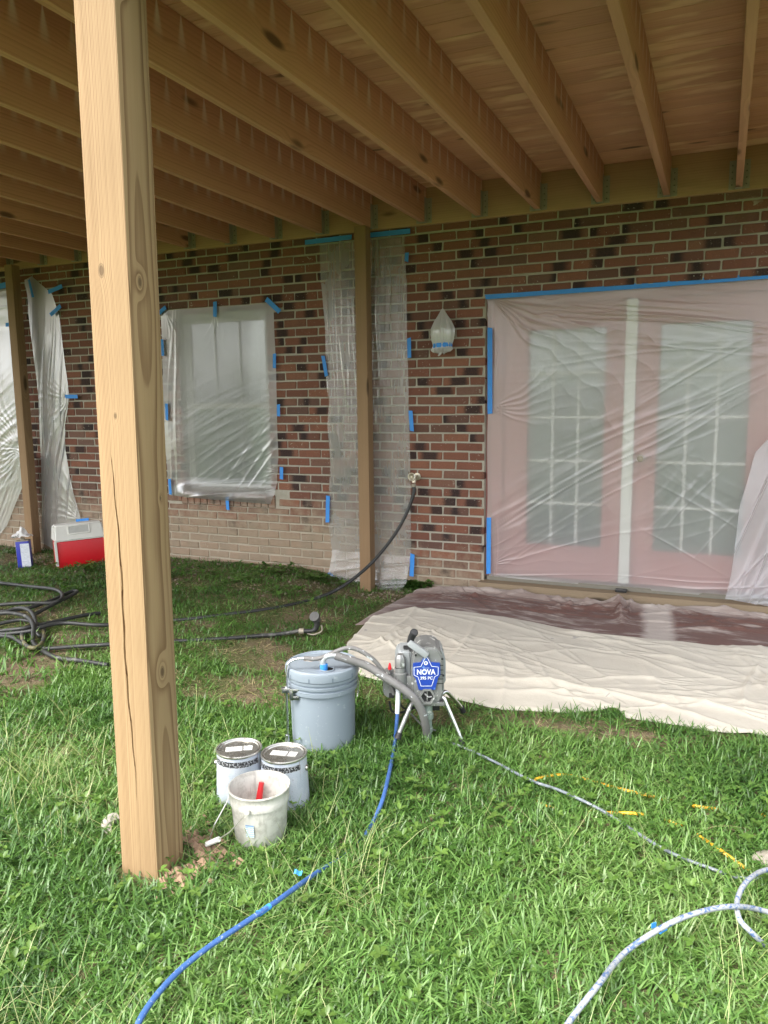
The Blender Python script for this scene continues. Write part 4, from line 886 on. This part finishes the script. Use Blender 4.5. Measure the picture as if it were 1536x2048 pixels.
# control side
rounded([L(793, 1385), L(793, 1315), L(800, 1302), L(824, 1302), L(826, 1385)], .02, .15, .008).build('control_box', lgrey, sp_)
MB().bbox(L(809, 1300).x, L(822, 1300).x, .04, .07, L(815, 1310).z, L(815, 1297).z, .003).build('switch', dk, sp_)
kc = L(802, 1320)
MB().lathe([(.0, .035), (.015, .034), (.020, .024), (.0235, .018), (.0235, -.022), (.019, -.026)], 8, Matrix.Translation((kc.x, .0, kc.z))).build('pressure_knob', steelp, sp_)
MB().lathe([(.024, 0), (.025, -.004), (.024, -.02), (.030, -.024), (.030, -.07), (.020, -.11), (.0, -.112)], 16, Matrix.Translation((kc.x, .005, kc.z-.026))).build('filter_housing', grey, sp_)
MB().bbox(L(806, 1).x, L(830, 1).x, -.005, .05, L(1, 1395).z, L(1, 1348).z, .006).build('pump_manifold', steelp, sp_)
rounded([L(767, 1390), L(768, 1352), L(776, 1345), L(790, 1348), L(793, 1396), L(778, 1400)], .03, .10, .006).build('transducer_box', grey, sp_)
MB().bbox(L(779, 1).x, L(790, 1).x, .025, .05, L(1, 1398).z, L(1, 1388).z, .003).build('connector', dk, sp_)
rc = L(782, 1334, .03); MB().lathe([(.0085, 0), (.007, .012), (.003, .028), (0, .029)], 14, Matrix.Translation(rc)).build('prime_valve', simple('red_valve', (.72, .02, .03), .35), sp_)
MB().tube([rc+Vector((0, 0, -.03)), rc], .005, 8).build('valve_stem', steelp, sp_)
# carry handle
ha = [L(852, 1306, -.022), L(834, 1292, -.02), L(820, 1281, -.015)]
hb = MB()
for a, b, w0 in ((ha[0], ha[2], .017),):
    d = (b-a); Lh = d.length; rot = math.atan2(-d.z, d.x); hb.bbox(-.008, Lh+.004, -.016, .016, -.014, .014, .006, Matrix.Translation(a) @ Matrix.Rotation(rot, 4, 'Y'))
hb.build('handle_bar', lgrey, sp_)
MB().tube([L(821, 1282, -.012), L(824, 1272, -.012), L(829, 1263, -.02)], [.014, .0155, .016], 16).lathe([(0, .006), (.014, .005), (.0175, .0), (.0165, -.01)], 20, Matrix.Translation(L(829, 1263, -.024)) @ Matrix.Rotation(pi/2-.35, 4, 'X')).build('handle_grip', dk, sp_)
# legs
MB().tube(spline([L(842, 1392, .02), L(826, 1402), L(812, 1430, -.03), L(797, 1464, -.055)], 5), .0095, 14).build('leg', steelp, sp_)
MB().tube(spline([L(874, 1396, .02), L(886, 1392, .0), L(893, 1408, -.01), L(910, 1450, -.03), L(923, 1483, -.045)], 5), .0090, 14).build('leg', chrome, sp_)
MB().tube([L(921, 1478, -.043), L(926, 1492, -.05)], [.012, .017], 12).build('foot', dk, sp_)
MB().tube([L(798, 1462, -.054), L(794, 1474, -.06)], [.012, .016], 12).build('foot', dk, sp_)
MB().tube(spline([L(880, 1396, .10), L(890, 1384, .12), L(899, 1384, .13), L(922, 1410, .17), L(929, 1420, .18)], 6), .0085, 12).build('leg', chrome, sp_)
MB().tube([L(927, 1415, .178), L(931, 1426, .185)], .0125, 12).build('foot', dk, sp_)
MB().tube(spline([L(826, 1398, .12), L(816, 1420, .16), L(806, 1445, .2)], 5), .0085, 12).build('leg', chrome, sp_)
MB().tube([L(822, 1425, .01), L(846, 1452, .02), L(872, 1462, .05)], .004, 8).build('brace', steelp, sp_)
MB().bbox(L(830, 1).x, L(889, 1).x, -.015, .13, L(1, 1408).z, L(1, 1400).z, .003).build('chassis_plate', steelp, sp_)
rs_ = random.Random(3)
for px, py in ((829, 1396), (884, 1396), (829, 1345), (886, 1345), (884, 1312), (832, 1304)):
    MB().lathe([(0, .003), (.0045, .003), (.005, 0)], 8, Matrix.Translation(L(px, py)+Vector((0, -.0205, 0))) @ Matrix.Rotation(pi/2, 4, 'X')).build('bolt', dk, sp_)
for k in range(5): MB().box(L(871, 1).x, L(886, 1).x, -.0212, -.0195, L(1, 1325+9*k).z-.0015, L(1, 1325+9*k).z+.0015).build('vent_slot', dk, sp_, False)
MB().tube(spline([L(800, 1398, .02), L(806, 1412, .03), L(822, 1418, .05), L(838, 1410, .06)], 5), .004, 8).build('cable', dk, sp_)
MB().tube(spline([L(781, 1400, .05), L(786, 1420, .06), L(805, 1424, .08), L(830, 1412, .1)], 5), .005, 8).build('cable', dk, sp_)
MB().bbox(L(832, 1).x, L(880, 1).x, .02, .12, L(1, 1424).z, L(1, 1408).z, .004).build('gearbox', dk, sp_)
# displacement pump and intake
pc = L(856, 1405)
MB().lathe([(.0, 0), (.021, 0), (.021, -.05), (.025, -.052), (.025, -.075), (.019, -.08), (.019, -.115), (.022, -.118), (.022, -.135), (.017, -.138), (.016, -.172), (.0, -.172)], 20, Matrix.Translation((pc.x, .01, pc.z+.005))).build('pump_cylinder', simple('green_grey_pump', (.30, .36, .33), .45, .4, .2, 40, 0, ((.6, .62, .6), 40, .6)), sp_)
# suction hose from the pail's spout round to the intake, and the thin drain line with its tube hung on the rim
inv = (Matrix.Translation(sb) @ Matrix.Rotation(YAW, 4, 'Z')).inverted(); pm = Matrix.Translation(pb+Vector((0, 0, -.01))) @ Matrix.Rotation(YAW, 4, 'Z')
PL = lambda v: inv @ (pm @ Vector(v))
hv = PL(holec+Vector((-.014, 0, -.03)))
suck = simple('grey_suction_hose', (.19, .185, .18), .5, 0, .3, 22, 0, ((.62, .66, .68), 24, .60)); elb = simple('painted_elbow', (.55, .58, .60), .4, .5, .25, 30, 0, ((.25, .27, .28), 30, .62))
e0 = hv+Vector((0, 0, .03)); path = [e0+Vector((.0, 0, .01)), e0+Vector((-.004, 0, .035)), e0+Vector((.012, 0, .058)), e0+Vector((.05, 0, .062)), e0+Vector((.085, 0, .05))]
MB().tube(spline(path, 6), .0125, 14).build('suction_elbow', elb, sp_)
MB().tube([hv+Vector((0, 0, .0)), e0+Vector((0, 0, .025))], [.0165, .0165], 16).build('elbow_tape', M['tape'], sp_)
hp = [path[3], path[4], L(735, 1327, -.02), L(770, 1350, -.035), L(800, 1370, -.045), L(826, 1392, -.05), L(842, 1418, -.04), L(850, 1445, -.02), L(854, 1466, .005)]
MB().tube(spline(hp, 8), .0175, 16).build('suction_hose', suck, sp_)
top = PL((-.128, -.085, .40)); dr = [PL((-.152, -.085, .03)), PL((-.149, -.085, .12)), PL((-.148, -.085, .25)), PL((-.142, -.088, .365)), PL((-.132, -.088, .395)), PL((-.105, -.085, .408)), PL((-.06, -.085, .412))]
MB().tube(spline(dr, 6), .0052, 10).build('drain_tube', chrome, sp_)
MB().tube(spline([PL((-.07, -.085, .412)), PL((.0, -.085, .412)), L(700, 1291, -.02), L(740, 1308, -.02), L(765, 1335, -.01), L(780, 1362, .01), L(790, 1385, .02)], 7), .0095, 12).build('drain_hose', suck, sp_)
MB().tube([PL((-.152, -.085, .07)), PL((-.152, -.086, .045)), PL((-.152, -.088, .02)), PL((-.152, -.088, .005))], [.009, .011, .019, .017], 14).build('deflector', chrome, sp_)
cl_ = MB(); A_ = pm.inverted() if False else None
Mx = inv @ pm
cl_.bbox(-.168, -.128, -.098, -.078, .262, .285, .003, Mx).bbox(-.128, -.092, -.118, -.104, .272, .288, .003, Mx).bbox(-.128, -.092, -.118, -.104, .240, .256, .003, Mx).bbox(-.132, -.116, -.120, -.095, .238, .290, .003, Mx).build('tube_clip', chrome, sp_)

# blue spray hose from the manifold down into the grass and out again under the post
bh = empty('airless_hose', (0, 0, 0), 0, 'blue airless spray hose hanging from the sprayer and snaking to the lower left', 'hose')
SW = Matrix.Translation(sb) @ Matrix.Rotation(YAW, 4, 'Z')
b1 = [SW @ L(797, 1372, -.02), SW @ L(796, 1400, -.03), SW @ L(793, 1440, -.045), SW @ L(787, 1490, -.06)]
b2 = ground_path([(777, 1552, .05), (765, 1600, .045), (748, 1640, .012), (722, 1682, -.004), (680, 1718, -.004), (636, 1744, .018), (590, 1776, .05), (540, 1812, .062), (480, 1852, .066), (420, 1892, .066), (360, 1940, .066), (312, 1992, .066), (280, 2040, .06), (262, 2090, .05)], .06)
MB().tube(spline(b1[1:]+b2, 8), .0078, 12).build('hose', M['hose_blue'], bh)
MB().tube([b1[0]+Vector((0, 0, .02)), b1[0], b1[1], b1[1]+(b1[2]-b1[1])*.6], [.009, .0105, .0105, .0095], 12).build('whip_end', simple('white_hose_end', (.66, .69, .72), .5, 0, .2, 40, 0, ((.1, .2, .5), 60, .6)), bh)
mb = MB(); a, b = gat(517, 1828, .063), gat(540, 1812, .062); mb.tube([a, b], .0086, 12); mb.box(-.007, .007, -.001, .001, -.004, .010, Matrix.Translation(a) @ Matrix.Rotation(.6, 4, 'Z')); mb.build('tape', M['tape'], bh)
tp = gat(596, 1745, .05); ts = MB()
for i in range(5): ts.v += [(-.012+.006*i, -.007, .004*math.sin(i*1.7)), (-.012+.006*i, .007, .004*math.sin(i*1.7+.6))]
ts.f += [(2*i, 2*i+2, 2*i+3, 2*i+1) for i in range(4)]
o = ts.build('tape_scrap', M['tape']); o.location = tp; o.rotation_euler = (.5, .3, .4); tag(o, 'crumpled scrap of blue tape in the grass by the hose', 'tape scrap')

# ------------------------------------------------------------------ stones, gravel
def stone(name, label, px, py, s, mat, seed):
    bm = bmesh.new(); bmesh.ops.create_icosphere(bm, subdivisions=3, radius=1); rs = random.Random(seed); pl_ = [(Vector((rs.uniform(-1, 1), rs.uniform(-1, 1), rs.uniform(-1, 1))).normalized(), rs.uniform(.55, .85)) for _ in range(12)]
    for q in bm.verts:
        for n_, d_ in pl_:
            k = q.co.dot(n_)
            if k > d_: q.co -= n_*(k-d_)
        q.co = Vector((q.co.x*s[0], q.co.y*s[1], q.co.z*s[2]))
    me = bpy.data.meshes.new(name); bm.to_mesh(me); bm.free(); o = link(name, me, mat); P = gat(px, py); o.location = P+Vector((0, 0, s[2]*.25)); o.rotation_euler = (.1, .15, seed)
    return tag(o, label, 'stone')
st = simple('pale_stone', (.42, .38, .33), .9, 0, .3, 30, .5)
stone('stone', 'pale stone half sunk in the lawn left of the pine post', 222, 1645, (.055, .04, .025), st, 2)
stone('stone', 'small broken chip of concrete beside the pale stone', 216, 1662, (.022, .018, .015), st, 5)
stone('stone', 'grey stone at the right edge by the hose loop', 1534, 1728, (.05, .045, .035), simple('grey_stone', (.30, .27, .22), .9, 0, .3, 40, .5), 8)
def blobs(name, label, n, area, smin, smax, mat, seed):
    r_ = np.random.default_rng(seed); ico = [(0, 0, 1), (.9, 0, .2), (0, .9, .1), (-.9, .1, .2), (0, -.9, .15), (0, 0, -.6)]; fc = [(0, 1, 2), (0, 2, 3), (0, 3, 4), (0, 4, 1), (5, 2, 1), (5, 3, 2), (5, 4, 3), (5, 1, 4)]
    mb = MB()
    for _ in range(n):
        x, y = area(r_); s = r_.uniform(smin, smax)*(.5+r_.random()); a = r_.uniform(0, 6.28); z = float(gz(x, y))+s*.2
        mb.add([(x+s*(q[0]*math.cos(a)-q[1]*math.sin(a)), y+s*(q[0]*math.sin(a)+q[1]*math.cos(a))*r_.uniform(.6, 1.1), z+s*q[2]*.7) for q in ico], fc)
    return tag(mb.build(name, mat, None, False), label, 'gravel', kind='stuff')
blobs('gravel', 'loose soil crumbs and gravel along the foot of the wall', 1500, lambda r: (r.uniform(-5.2, .0), -abs(r.normal(0, .35))-.02), .004, .014, simple('soil_crumbs', (.24, .19, .14), .95, 0, .5, 9), 3)
blobs('dirt_clods', 'clods of dug earth round the foot of the pine post', 420, lambda r: ((lambda a, d: (PB.x+.03+d*math.cos(a), PB.y+.05+d*math.sin(a)))(r.uniform(-1.2, 3.4), .085+abs(r.normal(0, .06)))), .005, .02, simple('dug_clay', (.30, .20, .13), .95, 0, .35, 20), 4)

# ------------------------------------------------------------------ grass and weeds
cloth_poly = np.array(CE+[(2.75, .2), (-.45, .2)])
def in_poly(x, y, poly):
    c = np.zeros(len(x), bool); j = len(poly)-1
    for i in range(len(poly)):
        xi, yi = poly[i]; xj, yj = poly[j]; k = ((yi > y) != (yj > y)) & (x < (xj-xi)*(y-yi)/(yj-yi+1e-12)+xi); c ^= k; j = i
    return c
def bare(x, y):
    """0 where turf is full, 1 where soil is bare"""
    b = np.zeros_like(x)
    for px, py, rx, ry, s in ((520, 1320, .55, .22, .95), (470, 1380, .5, .25, .8), (640, 1230, .35, .14, .75), (700, 1190, .5, .16, .95), (480, 1175, .7, .12, .55), (900, 1440, .35, .14, .9), (1120, 1450, .55, .10, .95), (130, 1480, .25, .16, .6),
                              (330, 1730, .14, .12, .95), (390, 1700, .16, .10, .8), (60, 1120, .5, .16, 1.0), (420, 1700, .25, .10, .4), (760, 1400, .25, .18, .6), (190, 1520, .3, .2, .5), (30, 1240, .6, .25, .55), (270, 1760, .2, .06, .6)):
        P = gat(px, py); b = np.maximum(b, s*np.exp(-(((x-P.x)/rx)**2+((y-P.y)/ry)**2)))
    n = vnoise(x*3.2, y*3.2, 31)*.6+vnoise(x*9, y*9, 32)*.4
    shade = np.clip((y+2.9)/1.6, 0, 1)                       # thinner under the deck
    return np.clip(b*1.25+(n-.5)*(.32+.7*b+.75*shade)+shade*.14-.14, 0, 1)
objs_round = [(pb.x, pb.y, .135), (bp_.x, bp_.y, .085)]
for q in (gat(482, 1588), gat(571, 1599)): objs_round.append((q.x, q.y, .09))
def blades(name, label, cat, N, xr, yr, dens, Lr, Wr, lean, curl, cols, seed, tuft=8, spread=.022, mat=None, seg=4):
    r = np.random.default_rng(seed); nt_ = N//tuft
    tx, ty = r.uniform(*xr, nt_), r.uniform(*yr, nt_)
    keep = r.random(nt_) < dens(tx, ty); tx, ty = tx[keep], ty[keep]
    x = np.repeat(tx, tuft)+r.normal(0, spread, len(tx)*tuft); y = np.repeat(ty, tuft)+r.normal(0, spread, len(tx)*tuft)
    vig = np.repeat(r.uniform(.65, 1.2, len(tx)), tuft); hue = np.repeat(np.clip(r.random(len(tx))*.6+vnoise(tx*2.2, ty*2.2, 55)*.8-.2, 0, 1), tuft)
    ok = (y < -.01) & ~in_poly(x, y, cloth_poly); 
    for a, b, c_ in objs_round: ok &= (x-a)**2+(y-b)**2 > c_*c_
    ok &= ~((np.abs(x-PB.x) < .08) & (np.abs(y-PB.y) < .08))
    x, y, vig, hue = x[ok], y[ok], vig[ok], hue[ok]; n = len(x)
    ph = r.uniform(0, 2*np.pi, n); Ln = r.uniform(*Lr, n)*vig; Wd = r.uniform(*Wr, n); le = r.uniform(*lean, n); cu = r.uniform(*curl, n)
    tt = np.linspace(0, 1, seg); px_ = np.zeros(n); pz = np.zeros(n); V = []
    dxn, dyn = np.cos(ph), np.sin(ph); z0 = gz(x, y)-.004; prof = np.array([.55, 1.0, .75, 0.0]) if seg == 4 else np.interp(tt, [0, .3, .7, 1], [.55, 1, .75, 0])
    tw = r.uniform(-.5, .5, n)
    for i in range(seg):
        if i:
            ang = le+cu*(tt[i]-.5/(seg-1)); st_ = Ln*(tt[i]-tt[i-1]); px_ = px_+np.sin(ang)*st_; pz = pz+np.cos(ang)*st_
        zz = z0+np.maximum(pz, .004)
        hw = Wd*prof[i]*.5; sx, sy, sz = -dyn*hw*np.cos(tw), dxn*hw*np.cos(tw), hw*np.sin(tw)
        cx, cy = x+dxn*px_, y+dyn*px_
        if i < seg-1: V += [np.stack([cx-sx, cy-sy, zz-sz], -1), np.stack([cx+sx, cy+sy, zz+sz], -1)]
        else: V += [np.stack([cx, cy, zz], -1)]
    k = len(V); V = np.stack(V, 1).reshape(-1, 3); base = np.arange(n)[:, None]*k
    quads = np.concatenate([base+np.array([[2*i, 2*i+1, 2*i+3, 2*i+2]]) for i in range(seg-2)], 1).reshape(n, seg-2, 4); tri = base+np.array([[k-3, k-2, k-1]])
    loops = np.concatenate([quads.reshape(n, -1), tri], 1).reshape(-1); tot = np.tile([4]*(seg-2)+[3], n); start = np.concatenate([[0], np.cumsum(tot)[:-1]])
    me = bpy.data.meshes.new(name); me.vertices.add(len(V)); me.vertices.foreach_set('co', V.reshape(-1).astype(np.float32)); me.loops.add(len(loops)); me.loops.foreach_set('vertex_index', loops.astype(np.int32))
    me.polygons.add(len(tot)); me.polygons.foreach_set('loop_start', start.astype(np.int32)); me.polygons.foreach_set('loop_total', tot.astype(np.int32)); me.polygons.foreach_set('use_smooth', np.ones(len(tot), bool)); me.update(calc_edges=True)
    cols = np.array(cols); wt = np.clip(hue*.7+r.random(n)*.3, 0, .999)*(len(cols)-1); i0 = wt.astype(int); f = (wt-i0)[:, None]; cc = cols[i0]*(1-f)+cols[i0+1]*f
    cc = cc*r.uniform(.8, 1.2, (n, 1)); cc = np.repeat(np.concatenate([cc, np.ones((n, 1))], 1), k, 0)
    at_ = me.attributes.new('blade_color', 'FLOAT_COLOR', 'POINT'); at_.data.foreach_set('color', cc.reshape(-1).astype(np.float32))
    return tag(link(name, me, mat), label, cat, kind='stuff')
def leaf_mat(name, trans=.35, gl=.12):
    m = Mat(name); T = m.T; col, _ = m.attr('blade_color'); T.links.new(col.k, m.b.inputs['Base Color']); m.b.inputs['Roughness'].default_value = .38; m.b.inputs['Specular IOR Level'].default_value = .5
    tl_ = T.nodes.new('ShaderNodeBsdfTranslucent'); T.links.new(m.mix(1.0, col, (1.1, 1.15, .6), 'MULTIPLY').k, tl_.inputs[0])
    mx = T.nodes.new('ShaderNodeMixShader'); mx.inputs[0].default_value = trans; T.links.new(m.b.outputs[0], mx.inputs[1]); T.links.new(tl_.outputs[0], mx.inputs[2]); T.links.new(mx.outputs[0], m.o.inputs['Surface']); return m.m
LM = leaf_mat('grass_blade')
green = [(.040, .100, .022), (.070, .160, .034), (.115, .235, .050), (.175, .305, .078), (.29, .40, .16)]
tan = [(.22, .17, .09), (.44, .36, .21), (.30, .27, .12), (.56, .48, .31), (.16, .12, .07)]
d_near = lambda x, y: np.clip(1-bare(x, y)*1.15, .09, 1)*np.clip((-1.6-y)/.7, 0, 1)
d_far = lambda x, y: np.clip(.85-bare(x, y)*1.25, .12, 1)*np.clip((y+2.4)/.6, 0, 1)
blades('grass', 'green crabgrass lawn in the foreground', 'grass', 340000, (-1.6, 3.2), (-5.0, -1.6), d_near, (.026, .080), (.0030, .0070), (.3, 1.3), (.2, 1.2), green, 1, 9, .024, LM)
blades('short_grass', 'thin mown grass in the shade below the deck', 'grass', 150000, (-5.4, 2.8), (-2.6, -.02), d_far, (.022, .062), (.0035, .0065), (.2, 1.15), (.1, 1.1), green[:4], 2, 7, .025, LM)
blades('dry_grass', 'pale dry straw and dead blades lying on the soil', 'grass', 170000, (-4.8, 2.9), (-4.9, -.02), lambda x, y: np.clip(bare(x, y)*1.3+.03, 0, 1)*.75, (.020, .075), (.0015, .0042), (1.15, 1.55), (-.1, .3), tan, 3, 5, .03, LM)
blades('grass_stalks', 'thin pale seed stalks standing above the lawn', 'grass', 14000, (-1.4, 3.0), (-4.9, -2.3), lambda x, y: np.clip(vnoise(x*2.1, y*2.1, 77)*1.8-.55, 0, 1)*np.clip((-2.7-y)/.8+.1, 0, 1), (.12, .22), (.0014, .0024), (.35, 1.1), (.1, .8), [(.30, .36, .13), (.40, .42, .20), (.26, .34, .10)], 4, 6, .03, LM)
for sx0, sx1, nn, sd_ in ((-6.6, -1.6, 26000, 6), (3.2, 5.5, 14000, 7)):
    blades('outer_grass', 'grass lawn beyond the left of the pine post' if sx0 < 0 else 'grass lawn off to the right of the drop cloth', 'grass', nn, (sx0, sx1), (-5.6, -2.0), d_near, (.05, .11), (.006, .011), (.15, 1.0), (.2, 1.3), green, sd_, 8, .03, LM)
def leaves(name, label, n, area, smin, smax, cols, seed, trefoil=False, hmax=.05):
    r = np.random.default_rng(seed); mb = MB(); cl = []
    sh = [(0, 0, 0), (.28, .26, .05), (.62, .33, .06), (1, 0, -.02), (.62, -.33, .06), (.28, -.26, .05), (.5, 0, .0)]; fc = [(0, 6, 1), (1, 6, 2), (2, 6, 3), (3, 6, 4), (4, 6, 5), (5, 6, 0)]
    for _ in range(n):
        x, y = area(r); h = r.uniform(.01, hmax); s = r.uniform(smin, smax); a0_ = r.uniform(0, 6.28); c_ = np.array(cols[r.integers(len(cols))])*r.uniform(.8, 1.2); z = float(gz(x, y))
        for t in range(3 if trefoil else r.integers(3, 6)):
            a = a0_+t*(2.09 if trefoil else r.uniform(.9, 1.6)); el = r.uniform(-.1, .25) if trefoil else r.uniform(.1, .8); ca, sa = math.cos(a), math.sin(a); wd = 1.25 if trefoil else .8
            vs = []
            for q in sh:
                u_ = q[0]*s; v_ = q[1]*s*wd; w_ = q[2]*s; X_ = u_*math.cos(el)-w_*math.sin(el); Z_ = u_*math.sin(el)+w_*math.cos(el)-.25*X_*X_/s; vs.append((x+X_*ca-v_*sa, y+X_*sa+v_*ca, z+h+Z_))
            mb.add(vs, fc); cl += [tuple(c_)+(1,)]*7
    o = mb.build(name, LM); at_ = o.data.attributes.new('blade_color', 'FLOAT_COLOR', 'POINT'); at_.data.foreach_set('color', np.array(cl, np.float32).reshape(-1)); return tag(o, label, 'weeds', kind='stuff')
wg = [(.06, .14, .025), (.085, .18, .035), (.12, .22, .05)]
def spots(L_):
    P_ = [(gat(*q[:2]), q[2]) for q in L_]
    def f(r):
        P, s = P_[r.integers(len(P_))]; x, y = r.normal(P.x, s), min(r.normal(P.y, s*.5), -.03); return x, y
    return f
leaves('weeds', 'broad leaved weeds growing along the foot of the wall', 420, spots([(835, 1165, .07), (845, 1175, .05), (430, 1160, .3), (330, 1150, .2), (560, 1150, .2), (640, 1165, .08), (110, 1170, .2), (180, 1140, .15), (30, 1110, .1), (520, 1190, .4), (800, 1175, .06)]), .025, .055, wg, 5, hmax=.06)
leaves('clover', 'clover patch in the lawn at the right', 420, spots([(1480, 1590, .22), (1400, 1560, .2), (1450, 1640, .2), (1280, 1690, .15), (960, 1750, .2), (700, 1560, .2), (420, 1580, .12)]), .010, .018, wg, 6, True, .075)
leaves('lawn_weeds', 'scattered broad leaves among the foreground grass', 700, lambda r: (r.uniform(-.6, 2.3), r.uniform(-4.4, -2.4)), .014, .034, [(.10, .19, .035), (.14, .24, .05)], 8, hmax=.05)
